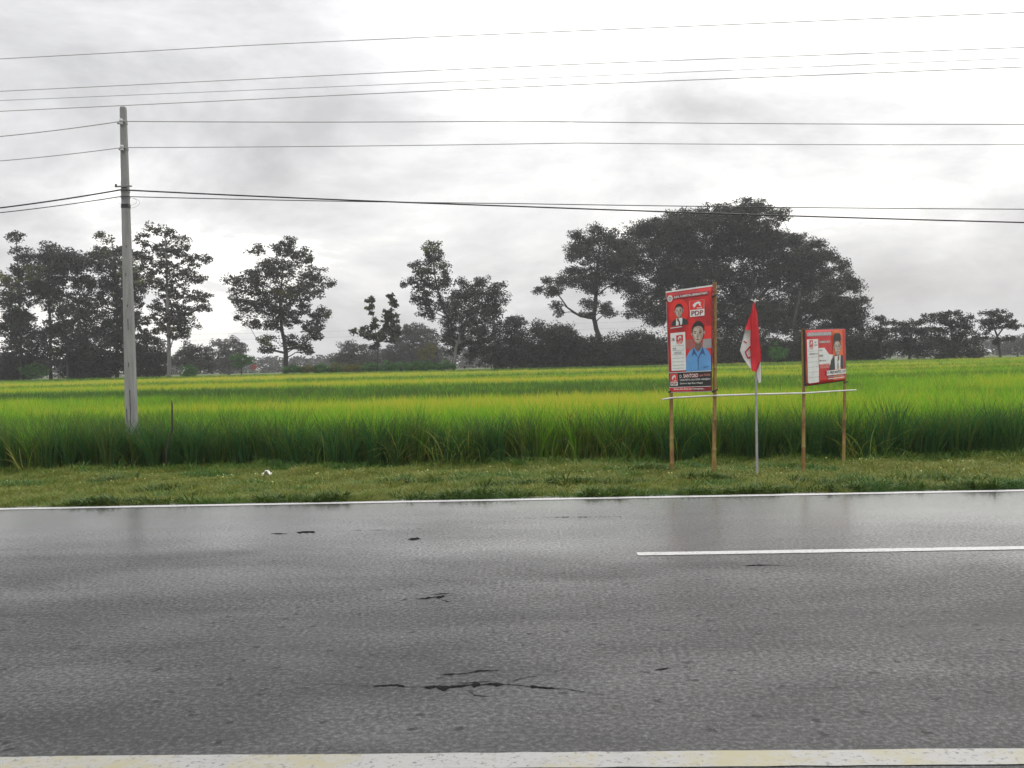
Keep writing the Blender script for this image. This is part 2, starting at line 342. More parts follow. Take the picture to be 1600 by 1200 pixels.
# verge: low trodden grass with greener and darker clumps
M_GRASS = blade_mat('verge_blade', [(0.0, (0.045, 0.105, 0.020)), (0.3, (0.075, 0.165, 0.024)), (0.5, (0.140, 0.180, 0.026)), (0.75, (0.180, 0.185, 0.032)), (1.0, (0.29, 0.28, 0.06))], trans=0.3)
gr_protos = [tuft_mesh('grass_tuft', 16, 0.03, 0.075, 0.007, 0.05, 1.0, M_GRASS, 160 + k, 3, 1.1) for k in range(4)]
gr_protos += [tuft_mesh('weed_tuft', 20, 0.05, 0.12, 0.014, 0.06, 0.9, M_GRASS, 170 + k, 3, 0.8) for k in range(3)]
n = 74000
ys = nr.uniform(11.62, 16.9, n); xs = nr.uniform(-1, 1, n) * (0.58 * ys + 2.5) - 0.04 * ys
ed = 16.30 - 0.062 * xs
k = ys < ed + 0.35; xs = xs[k]; ys = ys[k]; ed = ed[k]; n = len(xs)
p1 = vnoise(xs / 0.55 + 50, ys / 0.4, 11); p2 = vnoise(xs / 1.9 + 20, ys / 0.9, 12); p3 = vnoise(xs / 0.22 + 10, ys / 0.16, 13)
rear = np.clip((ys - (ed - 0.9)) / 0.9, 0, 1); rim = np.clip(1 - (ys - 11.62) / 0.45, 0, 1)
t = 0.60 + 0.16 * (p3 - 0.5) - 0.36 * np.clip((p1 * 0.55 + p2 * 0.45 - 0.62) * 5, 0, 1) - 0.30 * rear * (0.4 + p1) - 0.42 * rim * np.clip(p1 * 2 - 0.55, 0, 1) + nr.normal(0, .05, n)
weed = (nr.random(n) < 0.05 + 0.35 * np.clip((0.40 - t) * 4, 0, 1)) & (ys > 11.72)
z = -0.02 - 0.10 * np.clip((ys - 11.6) / 5.0, 0, 1) + 0.0
zz = np.array([vz(a, b) for a, b in zip(xs, ys)]) - 0.004
sc = nr.uniform(0.7, 1.3, n) * (1 + 0.5 * rear)
o = scatter('verge_grass', np.stack([xs, ys, zz], 1), np.stack([nr.normal(0, .15, n), nr.normal(0, .15, n), nr.uniform(0, 6.28, n)], 1), np.stack([sc, sc, sc * nr.uniform(.7, 1.2, n)], 1),
            np.where(weed, nr.integers(4, 7, n), nr.integers(0, 4, n)), np.clip(t, 0.02, 0.9), gr_protos)
tag(o, 'short olive grass and weeds on the roadside verge', 'grass', kind='stuff')
# darker leafy weed clumps along the asphalt edge and in the verge
cl = [(-5.6, 11.75), (-4.9, 11.8), (-3.3, 11.78), (-2.7, 11.74), (-1.35, 11.8), (-0.75, 11.85), (0.55, 11.76), (1.7, 11.8), (2.3, 11.74), (3.1, 11.82), (4.4, 11.9), (4.9, 11.8), (6.0, 12.0), (-0.6, 12.9), (0.2, 12.95), (0.9, 12.9), (-1.7, 13.6), (3.6, 12.5), (5.0, 12.6), (2.0, 13.3), (-6.6, 14.6), (-5.2, 13.2), (1.4, 14.6)]
cx = np.repeat([c[0] for c in cl], 38); cy = np.repeat([c[1] for c in cl], 38); n = len(cx); sp = np.repeat(nr.uniform(0.12, 0.34, len(cl)), 38)
xs = cx + nr.normal(0, 1, n) * sp; ys = np.maximum(cy + nr.normal(0, 0.09, n), 11.66)
M_WEED = blade_mat('weed_leaf', [(0.0, (0.040, 0.070, 0.014)), (0.5, (0.075, 0.125, 0.020)), (1.0, (0.12, 0.16, 0.03))], trans=0.25)
wp = [tuft_mesh('leafy_weed', 22, 0.05, 0.15, 0.022, 0.05, 0.8, M_WEED, 180 + k, 3, 0.9) for k in range(3)]
sc = nr.uniform(0.6, 1.25, n)
o = scatter('weed_clumps', np.stack([xs, ys, np.array([vz(a, b) for a, b in zip(xs, ys)]) - 0.004], 1), np.stack([nr.normal(0, .2, n), nr.normal(0, .2, n), nr.uniform(0, 6.28, n)], 1), np.stack([sc] * 3, 1), nr.integers(0, 3, n), nr.uniform(0.1, 0.7, n), wp)
tag(o, 'dark leafy weed clumps along the road edge of the verge', 'weeds', kind='stuff')
# pale seed heads and small flowers in the verge
M_FLOWER = plain('pale_flower', (0.50, 0.52, 0.20), 0.7, 0.3, 30)
mb = MB()
for i in range(380):
    x = rng.uniform(-8.5, 8) if i % 2 else rng.gauss(1.5, 4); y = rng.gauss(14.6, 0.75)
    if not 12.2 < y < EDGE(x) - 0.05: continue
    zb = vz(x, y) + rng.uniform(0.04, 0.09); s = rng.uniform(0.006, 0.017); a = rng.uniform(0, 3.14)
    c, q = math.cos(a) * s, math.sin(a) * s
    mb.add([(x - c, y - q, zb), (x + q, y - c, zb + s * .4), (x + c, y + q, zb), (x - q, y + c, zb + s * .9), (x, y, zb - s)], [(0, 1, 2, 3), (0, 4, 1), (1, 4, 2), (2, 4, 3), (3, 4, 0)])
    mb.tube([(x, y, zb - s * .5), (x + .004, y, vz(x, y) - .01)], 0.0012, 3)
tag(mb.build('wildflowers', M_FLOWER), 'tiny pale yellow flowers dotted through the verge grass', 'flowers', kind='stuff')

# ------------------------------------------------------------------ trees
def leaf_mat(name, stops, trans=0.15):
    m, t, b = new_mat(name)
    g = t.nodes.new('ShaderNodeAttribute'); g.attribute_type = 'GEOMETRY'; g.attribute_name = 'tint'
    c = ramp(t, g.outputs['Fac'], stops)
    t.links.new(c, b.inputs['Base Color']); b.inputs['Roughness'].default_value = 0.6; b.inputs['Specular IOR Level'].default_value = 0.2
    tr = t.nodes.new('ShaderNodeBsdfTranslucent'); t.links.new(c, tr.inputs[0]); mx = t.nodes.new('ShaderNodeMixShader'); mx.inputs[0].default_value = trans
    t.links.new(b.outputs[0], mx.inputs[1]); t.links.new(tr.outputs[0], mx.inputs[2]); t.links.new(mx.outputs[0], t.nodes['Material Output'].inputs[0]); return m
LM = {'dark': leaf_mat('leaf_dark', [(0, (0.020, 0.023, 0.019)), (0.5, (0.034, 0.039, 0.030)), (0.86, (0.052, 0.058, 0.040)), (1, (0.075, 0.080, 0.035))]),
      'teak': leaf_mat('leaf_teak', [(0, (0.020, 0.022, 0.019)), (0.5, (0.036, 0.040, 0.031)), (0.82, (0.056, 0.060, 0.040)), (0.92, (0.10, 0.11, 0.030)), (1, (0.13, 0.13, 0.025))]),
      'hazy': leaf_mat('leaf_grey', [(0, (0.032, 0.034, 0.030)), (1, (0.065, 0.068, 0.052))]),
      'green': leaf_mat('leaf_green', [(0, (0.030, 0.085, 0.022)), (0.6, (0.065, 0.19, 0.035)), (1, (0.15, 0.25, 0.04))], 0.25),
      'olive': leaf_mat('leaf_olive', [(0, (0.07, 0.085, 0.02)), (0.6, (0.15, 0.15, 0.03)), (1, (0.21, 0.19, 0.04))], 0.25),
      'yellow': leaf_mat('leaf_yellow', [(0, (0.05, 0.06, 0.02)), (0.6, (0.13, 0.13, 0.025)), (1, (0.2, 0.18, 0.03))], 0.25),
      'bigleaf': leaf_mat('leaf_big', [(0, (0.022, 0.025, 0.018)), (0.55, (0.045, 0.050, 0.030)), (0.8, (0.10, 0.12, 0.03)), (1, (0.14, 0.17, 0.04))])}
def bark(name, a, b_):
    m, t, b = new_mat(name); n = noise(t, coord(t), 2.2, 6, 0.7, 0.3, (3, 3, 0.6))
    t.links.new(ramp(t, n, [(0.3, a), (0.7, b_)]), b.inputs['Base Color']); b.inputs['Roughness'].default_value = 0.9; bump(t, b, n, 0.8, 0.05); return m
M_BARK = bark('bark_dark', (0.022, 0.020, 0.018), (0.060, 0.056, 0.050)); M_PALE = bark('bark_pale', (0.12, 0.115, 0.11), (0.24, 0.23, 0.22))
def leaves(centres, radii, per, llen, lwid, seed, flat=0.6, droop=0.0, tints=None):
    r = np.random.default_rng(seed); m = len(centres)
    c = np.repeat(centres, per, 0); rad = np.repeat(radii, per, 0); n = len(c)
    d = r.normal(0, 1, (n, 3)); d /= np.linalg.norm(d, axis=1)[:, None]; d *= (r.random(n) ** 0.45)[:, None]
    p = c + d * rad[:, None] * np.array([1, 1, flat])
    ax = r.normal(0, 1, (n, 3)); ax[:, 2] = ax[:, 2] * 0.55 - droop; ax /= np.linalg.norm(ax, axis=1)[:, None]
    nm = r.normal(0, 1, (n, 3)); sd = np.cross(ax, nm); sd /= np.linalg.norm(sd, axis=1)[:, None] + 1e-9; up = np.cross(sd, ax)
    ln = (llen * r.uniform(0.6, 1.25, n))[:, None]; wd = (lwid * r.uniform(0.7, 1.2, n))[:, None]
    v = np.stack([p - ax * ln * .5, p + sd * wd * .5 + up * wd * .15, p + ax * ln * .5 - up * wd * .1, p - sd * wd * .5 + up * wd * .15], 1).reshape(-1, 3)
    f = np.arange(n * 4).reshape(-1, 4)
    ct = r.random(m) * 0.65 if tints is None else tints
    tt = np.clip(np.repeat(ct, per) + r.uniform(-0.1, 0.35, n), 0, 1)
    return v, f, tt
def leaf_object(name, v, f, tt, mat, parent, loc=None):
    n = len(f); me = bpy.data.meshes.new(name)
    me.vertices.add(len(v)); me.vertices.foreach_set('co', v.astype(np.float32).ravel())
    me.loops.add(n * 4); me.loops.foreach_set('vertex_index', f.astype(np.int32).ravel())
    me.polygons.add(n); me.polygons.foreach_set('loop_start', (np.arange(n) * 4).astype(np.int32))
    me.update(calc_edges=True); me.validate()
    a = me.attributes.new('tint', 'FLOAT', 'FACE'); a.data.foreach_set('value', tt.astype(np.float32)); me.materials.append(mat)
    return link(name, me, parent, loc)
TREES=[
('tall_tree','thin tall tree with a wispy top at the left edge of the photo',None,'teak',-70.91,131,
 [[(0,-0.1,0.185),(0.17,13.15,0.135),(-0.02,19.99,0.051)]],
 [(-0.2,20.2,1.43,0.51),(0.1,17.9,1.68,0.76),(0.3,15.7,1.26,0.93),(-1.4,14,2.02,1.68),(-0.3,11.4,2.02,1.09),(0.5,9.5,1.68,0.93),(-0.2,7.2,2.36,1.26),(1.7,6.3,1.68,0.76),(-0.1,5,3.03,1.09),(-1.9,8.9,1.52,1.68),(1.7,12.7,1.18,1.52),(1.3,8.8,1.68,1.35),(-1.9,3.8,2.53,1.35)]),
('tall_tree','tall dark-trunked tree, second from the left edge, flat rounded top',None,'teak',-67.9,133,
 [[(0,-0.1,0.222),(0.18,8.87,0.188),(0.15,18.24,0.068)]],
 [(0.2,18.4,2.39,0.94),(-0.2,16.9,2.56,1.37),(-1,15.4,1.71,1.03),(2,17.5,2.39,1.2),(-0.8,12.8,1.71,1.11),(1,14.1,2.05,1.28),(2.8,14.9,1.88,1.37),(2.2,12.3,1.54,0.94),(-0,11,1.37,0.68),(3.4,16.4,1.54,1.03),(4.2,13.8,1.37,1.2),(-2.1,14.1,1.2,1.2),(-1.6,4.1,2.56,1.54),(-0.1,7.6,2.05,1.37)]),
('leaning_tree','shorter bushy tree with a leaning limb between two tall left trees',None,'teak',-63.94,130,
 [[(-0,-0.1,0.184),(-0.09,6.11,0.167),(-0.72,10.37,0.084)],[(0.21,4.83,0.125),(1.5,9.47,0.1),(2.72,12.4,0.05)]],
 [(0.1,8.7,2.17,1.34),(0.9,6.9,2.51,1.34),(-0.5,4.8,2.51,1.5),(2.3,9,1.5,1.09),(3,5.2,2.01,1.5),(-0.5,10.2,1.34,0.84)]),
('tall_tree','dense tall tree directly behind the concrete utility pole',None,'teak',-59.58,135,
 [[(-0,-0.1,0.226),(0.4,13.14,0.191),(-0.11,19.29,0.069)]],
 [(0.1,19.8,1.13,0.52),(-2.4,18.2,1.74,0.78),(0.1,18.2,2.08,0.78),(-1.1,16.7,2.6,1.13),(1.1,15.7,2.43,1.39),(-2.5,14.1,2.08,1.39),(-0.3,12.7,2.78,1.56),(1.9,13.5,1.91,1.39),(-2.2,10.6,2.08,1.3),(0.5,9.6,2.43,1.39),(2.8,11.3,1.74,1.3),(-1,7,2.78,1.39),(1.7,6.5,2.26,1.39),(3.9,5.1,2.08,1.74),(-0.2,3.9,3.64,1.56),(-3.5,16.3,1.21,1.04),(-4.6,11.5,1.39,1.39),(3.3,15.7,1.3,1.3),(-3.6,8,1.91,1.39),(-4.6,4.3,2.6,1.74),(3.1,8.7,1.56,1.39)]),
('tall_tree','airy tall tree with pale straight trunk right of the utility pole',None,'teak_pale',-50.02,129,
 [[(0,-0.1,0.265),(0.16,8.26,0.232),(0.11,14.97,0.166),(0.11,20.15,0.058)]],
 [(-1.8,20.4,0.58,0.41),(0.1,20,1.33,0.66),(1.5,19.3,1.24,0.58),(-2.7,18.8,1.08,0.75),(-0.6,17.9,2.16,0.83),(2.3,17.2,1.66,0.75),(5.1,16.3,0.75,0.58),(3.5,16.1,1.49,0.75),(-2.8,16.7,1.33,0.83),(-0.7,15.4,2.32,0.83),(1.8,14.5,1.99,0.83),(3.9,13.6,1.33,0.66),(-2.7,13.8,1.66,0.99),(0.2,12.5,2.16,0.99),(3,11.5,1.99,0.75),(5.2,9.8,0.66,0.33),(-1.3,10.8,1.82,0.83),(1.6,9.5,2.16,0.83),(3.8,10,1.16,0.5),(-0.5,8.3,2.32,0.75),(2.9,8.2,1.82,0.91),(-3.1,8.3,1.49,0.99),(0.3,7,2.32,0.58),(2,6.1,1.49,0.58),(-2.3,6.6,1.49,0.91)]),
('round_tree','hazy grey round tree far behind, left of the lone tree',None,'hazy',-70.14,215,
 [[(0,-0.1,0.276),(0.12,5.3,0.193)]],
 [(-1.5,6.7,1.8,1.52),(0.9,7,2.07,1.66),(2.7,5.9,1.11,1.52),(-0.2,4.2,3.45,1.8),(-0.7,2.5,4.15,1.24)]),
('small_tree','small bright green tree at the field edge left of the lone tree',None,'green',-42.6,136,
 [[(0,-0.1,0.105),(0.05,2.54,0.061)]],
 [(-0.6,3.2,0.96,0.44),(0.9,3,1.05,0.52),(0.1,2.5,1.31,0.44)]),
('broad_tree','lone broad-crowned tree standing by itself in the left middle',None,'teak',-35.72,133,
 [[(-0,-0.1,0.359),(0.26,3.93,0.308),(-0.27,6.79,0.222),(-0.41,10.66,0.154),(0.14,14.95,0.085)],[(0.25,3.58,0.171),(-1.39,4.06,0.12),(-2.77,4.69,0.068)],[(0.27,4.1,0.188),(2.28,4.48,0.128),(4.05,5.73,0.085),(5.64,6.73,0.043)]],
 [(1.8,18.1,1.2,0.77),(-0.8,17.9,1.11,0.6),(-2.7,17.3,1.03,0.6),(0.9,16.8,1.71,0.94),(3.5,16.6,0.94,0.77),(4.7,15.9,0.68,0.43),(-1.7,15.9,1.45,0.77),(-4,14.2,1.54,0.94),(-0,14.5,2.39,1.11),(3.4,14.4,1.71,1.11),(5.6,13.1,1.11,0.6),(-5.7,13.4,1.11,0.6),(-6.7,11.5,0.85,0.77),(-3.6,12.5,2.05,0.94),(-0.1,11.9,2.74,1.2),(3.8,11.8,1.88,1.11),(-5.4,10.4,1.54,0.77),(-2.4,9.9,2.22,1.03),(1.1,9.3,2.56,1.2),(-5.9,8.6,0.68,0.34),(4.1,8.8,1.37,1.03),(5.9,8.8,0.68,0.51),(-3.3,7.7,1.28,0.6),(-0.2,7.6,1.88,0.77),(3.2,7.3,1.54,0.6),(4.9,6.7,0.77,0.6),(-2,5.5,1.11,0.77),(1,5.5,1.54,0.94),(4.1,6,1.2,0.51),(-1.6,4.2,1.28,0.51),(2.3,4.3,1.03,0.6),(3.1,3.7,0.94,0.34)]),
('young_tree','odd young tree with two upright plume-like leafy shoots',None,'bigleaf',-22.42,128,
 [[(0,-0.1,0.099),(0.33,4.22,0.082),(0.8,6.28,0.058),(2.1,8.31,0.041),(2.33,10.61,0.025)],[(0.24,3.81,0.066),(-0.18,7.13,0.049),(-0.58,10.52,0.025)],[(0.34,4.63,0.049),(-1.2,6.08,0.041),(-2.86,6.53,0.025)]],
 [(-0.8,10.3,0.58,0.41),(-0.6,9.4,0.49,0.58),(-0.4,8.7,0.25,0.41),(2.2,10.4,0.58,0.49),(2.4,9.5,0.49,0.58),(2.3,8.5,0.41,0.66),(0,7.5,0.41,0.49),(1.6,8.2,0.58,0.66),(-0.1,6.8,0.74,0.41),(-2.7,6.4,0.58,0.33),(-1.7,6.3,0.82,0.41),(-1,5.7,0.9,0.49),(1.6,7,0.99,0.74),(2.1,5.8,0.99,0.74),(0.7,5.4,1.07,0.58),(3,7,0.33,0.99),(-0.3,4.2,0.58,0.41)]),
('hazy_tree','low hazy tree mass behind the plume-like young tree',None,'hazy',-39.65,205,
 [[(0,-0.1,0.263),(0.1,4.22,0.184)]],
 [(-1.2,5.2,2.63,1.58),(-2.6,3.2,2.37,1.71),(2.1,4.2,3.16,1.98),(0,2.4,4.74,1.58)]),
('hazy_tree','wide hazy tree between the young tree and the twin-crowned trees',None,'hazy',-29.02,210,
 [[(0,-0.1,0.324),(0.12,4.95,0.216)]],
 [(-2.5,7.7,2.29,1.62),(0.2,9,2.7,1.21),(2.9,7.6,2.43,1.75),(-0.6,5,5.13,2.43),(4.2,4.9,2.43,2.16),(-4.4,3.6,3.24,1.75),(0.7,2.1,6.07,1.48)]),
('small_tree','small yellow-green tree in front of the wide hazy tree',None,'yellow',-18.59,150,
 [[(0,-0.1,0.087),(0.06,3.31,0.058)]],
 [(0.7,4.1,0.87,0.58),(-0.5,3.6,0.96,0.48),(-0,2.9,1.16,0.48)]),
('slender_tree','slender loose-crowned tree leaning left in the middle of the photo',None,'teak',-13.34,136,
 [[(0,-0.1,0.21),(0.43,3.68,0.192),(-0.01,7.2,0.175),(-1.27,9.59,0.149),(-1.98,12.93,0.114),(-2.41,16.61,0.052)]],
 [(-2.1,17.7,1.14,0.61),(-3.3,17.3,0.7,0.52),(-1.6,16.8,0.87,0.61),(-2.7,16,1.31,0.79),(-4.6,15.2,0.79,0.61),(-1.1,15.1,0.96,0.61),(-3.3,14.3,1.57,0.87),(-0.5,13.9,0.79,0.52),(-5.1,13.2,1.14,0.44),(-3.1,12.5,1.75,0.96),(-1.2,12.9,1.31,0.96),(-6,12.6,0.52,0.35),(-3.9,10.8,1.49,0.96),(-2.9,9.5,1.4,0.79),(-3.9,8.6,0.79,0.35),(-2.6,7.9,0.61,0.44),(-1.3,10.3,0.96,0.79)]),
('broad_tree','dense dark tree with pale trunk right of the slender leaning tree',None,'dark_pale',-12.86,132,
 [[(-0,-0.1,0.221),(0.41,3.62,0.204),(1.33,6.15,0.153),(2.77,9.51,0.085)]],
 [(1.5,12.5,0.85,0.59),(4.3,12.4,1.1,0.59),(6.4,12,0.93,0.51),(3.4,11.2,2.12,0.93),(5.7,10.9,1.53,0.93),(6.8,10,0.68,0.51),(0.4,10.8,1.1,0.93),(2.5,9.5,2.54,1.19),(5.1,9,1.7,0.93),(-0.1,8.7,1.36,1.02),(5.9,8.2,0.68,0.59),(3.3,7.4,2.88,1.27),(-0.5,7,1.1,1.02),(-1,5.4,0.93,0.76),(1.1,5.3,2.38,1.27),(4.1,5.2,2.21,1.27),(-0.2,4.1,1.19,0.85),(4.5,3.1,2.54,1.53)]),
('spreading_tree','small spreading tree with layered twigs right of the dense dark tree',None,'dark',-5.1,134,
 [[(-0,-0.1,0.172),(-0.1,3.91,0.138),(0.13,6.48,0.069)]],
 [(0.2,7.4,1.55,0.52),(-1.2,6.7,1.21,0.6),(1.4,6.9,0.86,0.43),(0.1,5.6,1.89,1.03),(-0.8,3.5,2.58,1.72),(1.4,3.9,1.72,1.72),(0,1.7,2.93,1.03)]),
('round_tree','low dense round tree left of the tree with the long bent limb',None,'dark',0.23,133,
 [[(0,-0.1,0.205),(0.07,3.33,0.137)]],
 [(-1.7,6.4,1.11,0.77),(0.4,5.9,1.62,0.77),(2.1,6.1,0.94,0.6),(2.9,5.2,0.85,0.68),(-0.9,4.6,2.91,1.28),(1.6,4.1,1.88,1.28),(-1.4,2.5,3.59,1.54),(2.3,2.2,3.08,1.54)]),
('crooked_tree','crooked tree with a long bent limb reaching left',None,'dark',7.36,140,
 [[(-0,-0.1,0.396),(-0.3,4.42,0.36),(-1.04,7.66,0.306),(-0.47,13.55,0.216),(-0.02,17.56,0.09)],[(-0.95,7.48,0.198),(-3,7.89,0.162),(-4.77,9.1,0.117),(-6.33,11.47,0.063)]],
 [(-0.6,20,1.26,0.63),(-3.3,19.4,1.17,0.63),(1.2,19.3,1.53,0.81),(-1.1,18.2,2.52,0.99),(-3.8,17.7,1.17,0.81),(2,17.5,1.71,1.17),(-2.5,16.3,1.98,0.99),(0.7,15.8,1.98,0.99),(2.9,15.2,1.26,1.17),(-3.8,14.5,1.53,0.81),(-0.7,14,2.16,0.99),(1.5,13.5,1.53,0.99),(-7.5,13.3,1.08,0.45),(-5.2,13,1.53,0.63),(-3,12.7,1.53,0.81),(-8.7,11.5,0.9,0.45),(-6.6,11.5,1.71,0.63),(-0.8,12,1.8,0.81),(-6.2,9.7,0.9,0.63),(-5.8,8.5,0.72,0.45),(-1.3,10,1.44,0.63),(0.5,9.1,1.35,0.63),(-1.9,8.1,1.44,0.36),(0.9,8,1.08,0.45),(3.1,18.6,1.26,0.72),(4,16.1,1.26,0.9),(2.6,12.6,1.08,0.9),(2,15.1,1.26,0.9)]),
('giant_tree','giant dome-crowned tree rising behind the tall campaign banner',None,'dark',20.38,148,
 [[(0,-0.1,0.666),(0.41,6.8,0.571),(-0.05,11.99,0.419),(1.27,17.13,0.228)],[(8.44,-0,0.476),(8.58,8,0.399),(9.72,14.09,0.247)],[(0.31,6.33,0.342),(-2.13,11.11,0.266),(-4.84,16.83,0.152)],[(8.68,8,0.285),(12.86,12.59,0.209),(16.65,16.24,0.114)]],
 [(-5.5,21.3,1.71,0.76),(-2.4,22.2,2.09,0.76),(0.9,23.4,2.28,0.86),(4.7,23.6,2.28,0.76),(8.4,23.5,2.28,0.76),(11.2,23.1,2.09,0.86),(13,22,1.43,0.86),(-7.1,20.7,2.09,1.24),(-3.8,20.6,3.04,1.43),(0.9,20.9,3.61,1.62),(5.6,21.1,3.61,1.62),(10.2,20.6,3.23,1.62),(13.9,19.6,2.09,1.24),(16.2,18.3,1.71,0.95),(-9,18.4,1.62,0.86),(-6.7,17.8,2.66,1.43),(-2,17.7,3.61,1.81),(3.6,17.5,3.99,2),(8.8,17.4,3.61,1.81),(12.9,16.8,2.85,1.62),(17.1,16.7,2.28,1.05),(19.9,16.2,1.71,0.67),(21.3,15.6,0.86,0.48),(-6.7,15.5,2.09,1.24),(-3,14.4,3.04,1.62),(2.6,13.8,3.61,1.81),(8.2,13.7,3.61,1.81),(12.9,13.5,3.04,1.62),(17.5,13.9,2.66,1.24),(20.3,13.8,1.14,0.67),(-7.7,13.1,1.62,0.86),(-4.9,11.7,2.28,1.24),(-0.3,10.6,3.23,1.62),(5.3,10,3.61,1.81),(11,10.3,3.23,1.81),(15.6,11.1,2.66,1.43),(-6.9,9.8,2.09,0.86),(-7.8,8.4,1.71,0.67),(-4.1,8.3,2.09,1.24),(6.2,6.7,3.23,1.62),(11.8,7,3.23,1.62),(1.5,7.2,2.28,1.43),(15.2,14.9,2.85,1.52),(18.4,12.6,2.09,1.14),(14.2,8.8,2.85,1.62),(-1.1,13.9,3.23,1.71),(-8.2,11.7,1.52,0.95),(-2.2,9.2,2.66,1.43),(9.1,8,3.23,1.62),(21.2,12.6,1.14,0.76),(-1,19.5,2.85,1.33),(6.9,19.3,3.23,1.43),(12,18.7,2.47,1.33),(2.8,22.3,2.66,0.95),(7,22.3,2.66,0.95),(-1,21.4,2.28,0.95),(15.6,18.9,1.71,0.76),(17.8,17.7,1.71,0.76),(20,16.5,1.52,0.76),(22,14.6,1.43,0.86),(23.3,12.3,1.52,0.95),(-8.8,17.1,1.33,1.05),(-8.7,14.1,1.33,1.14),(16.6,15.8,2.28,1.14)]),
('broad_tree','ragged tree at the right foot of the giant dome-crowned tree',None,'dark',33.66,138,
 [[(0,-0.1,0.284),(0.03,6.54,0.248),(0.79,10.46,0.124)],[(0.1,5.66,0.16),(2.02,6.31,0.124),(3.7,8.37,0.071)]],
 [(6.9,12.5,1.15,0.62),(5.6,11.2,1.6,0.8),(8.1,10.7,1.15,0.62),(9.4,9.1,0.8,0.44),(4.2,9.9,2.13,0.98),(7.7,8.5,1.95,0.98),(1.6,8.2,1.95,1.15),(4.6,7.3,2.31,1.15),(8.1,6.8,1.77,0.98),(0.7,6.1,1.95,1.33),(5.9,5.1,2.31,1.33),(8.9,5.4,0.98,0.8),(2.9,4.7,2.31,1.33),(7.6,3.3,1.77,1.33),(6,9,1.95,1.06),(2.9,8.2,1.95,1.06),(6.4,6.4,1.95,1.06)]),
('flat_topped_tree','flat-topped tree just right of the small campaign sign',None,'dark',43.07,131,
 [[(-0,-0.1,0.185),(-0.12,3.94,0.152),(-0.09,6.02,0.067)]],
 [(-0.2,6.3,1.01,0.34),(1.1,5.7,1.18,0.34),(-0.8,4.8,1.35,0.51),(0.6,4.3,1.52,0.59),(-1.3,3.6,1.01,1.01),(0.2,2.7,1.68,1.35)]),
('flat_topped_tree','middle one of three flat-topped trees in the right-hand row',None,'dark',47.57,134,
 [[(-0,-0.1,0.189),(0.38,3.9,0.155),(0.57,5.5,0.069)]],
 [(-0.3,5.6,1.72,0.34),(1.7,5.8,1.38,0.34),(-1.2,4.8,1.38,0.43),(0.9,4.7,1.89,0.52),(2.6,4.3,1.03,0.6),(-0.8,3.1,1.89,1.12),(1.3,2.6,1.72,1.29)]),
('flat_topped_tree','tallest flat-topped tree at the right end of the tree row',None,'dark',51.82,130,
 [[(0,-0.1,0.217),(-0.2,3.71,0.184),(-0.33,6.09,0.067)]],
 [(-2.3,6.5,1.17,0.29),(-0.3,6.6,1.67,0.33),(1.3,6.1,1,0.42),(-1.5,5.8,1.67,0.42),(0.5,5.3,1.84,0.5),(2.1,4.7,0.84,0.33),(-1.2,4.6,1.84,0.5),(1.3,4.1,1.34,0.42),(-2,3.3,1.67,0.75),(0.4,3.1,1.67,0.92),(2.6,3.2,0.75,0.58),(-0.8,1.8,2.01,0.92),(1.8,1.8,1.5,0.92)]),
('umbrella_tree','lone umbrella-shaped tree at the right edge of the photo',None,'dark',60.02,135,
 [[(0,-0.1,0.208),(-0.23,2.36,0.174),(-0.46,3.64,0.147),(-0.94,5.27,0.069)],[(-0.46,3.55,0.113),(0.39,4.72,0.087),(1.4,5.55,0.043)]],
 [(-1.1,6.9,1.56,0.3),(0.2,6.4,1.56,0.35),(-2.4,5.6,1.21,0.3),(-0.7,5.6,2.08,0.43),(1.8,5,1.21,0.3),(1,5.7,1.39,0.35),(2.6,4.8,0.52,0.26),(-1.1,4.8,1.56,0.3),(-1.7,4.1,0.69,0.22),(-1.6,3.5,0.35,0.17),(1,3.3,0.78,0.35),(-0.3,3.2,0.61,0.26),(-0.7,2.7,0.43,0.17)]),
('hazy_tree','far hazy tree low on the horizon beside the umbrella-shaped tree',None,'hazy',115.2,250,
 [[(-0,-0.1,0.225),(0.03,3.55,0.161)]],
 [(0,3.6,2.09,1.12),(1.9,4.9,1.45,1.29),(-2.2,2.3,2.89,1.12),(2.3,2.7,1.93,1.29)]),
('thicket','dark undergrowth thicket at the left edge of the photo','dark thickets under the trees','dark',-74.16,134,
 [[(-0,-0.1,0.138),(0.34,2.57,0.086)]],
 [(0.1,2.6,2.93,1.55),(-1.5,2.1,1.76,1.09),(1.6,2.1,1.76,1.16),(0.3,1.6,2.64,0.78),(-0.5,3.2,1.46,0.78)]),
('thicket','dark thicket between the leaning tree and the utility pole','dark thickets under the trees','dark',-63.16,134,
 [[(0,-0.1,0.138),(0.35,2.84,0.086)]],
 [(0.1,2.8,3.44,1.72),(-1.7,2.4,2.07,1.21),(1.8,2.4,2.07,1.29),(0.4,1.8,3.1,0.86),(-0.6,3.6,1.72,0.86)]),
('thicket','dark thicket just right of the utility pole','dark thickets under the trees','dark',-55.15,134,
 [[(-0,-0.1,0.138),(0.35,3.18,0.086)]],
 [(0.1,3.2,2.93,2.07),(-1.4,2.6,1.76,1.45),(1.6,2.6,1.76,1.55),(0.3,1.9,2.64,1.03),(-0.5,4,1.46,1.03)]),
('thicket','dark thicket under the tree with the bent limb','dark thickets under the trees','dark',5.9,134,
 [[(-0,-0.1,0.138),(0.31,2.94,0.086)]],
 [(0.1,3,3.79,2.07),(-1.8,2.4,2.27,1.45),(1.9,2.4,2.27,1.55),(0.4,1.7,3.41,1.03),(-0.7,3.8,1.89,1.03)]),
('thicket','tall dark thicket left of the tall campaign banner','dark thickets under the trees','dark',12.05,134,
 [[(0,-0.1,0.138),(0.32,3.05,0.086)]],
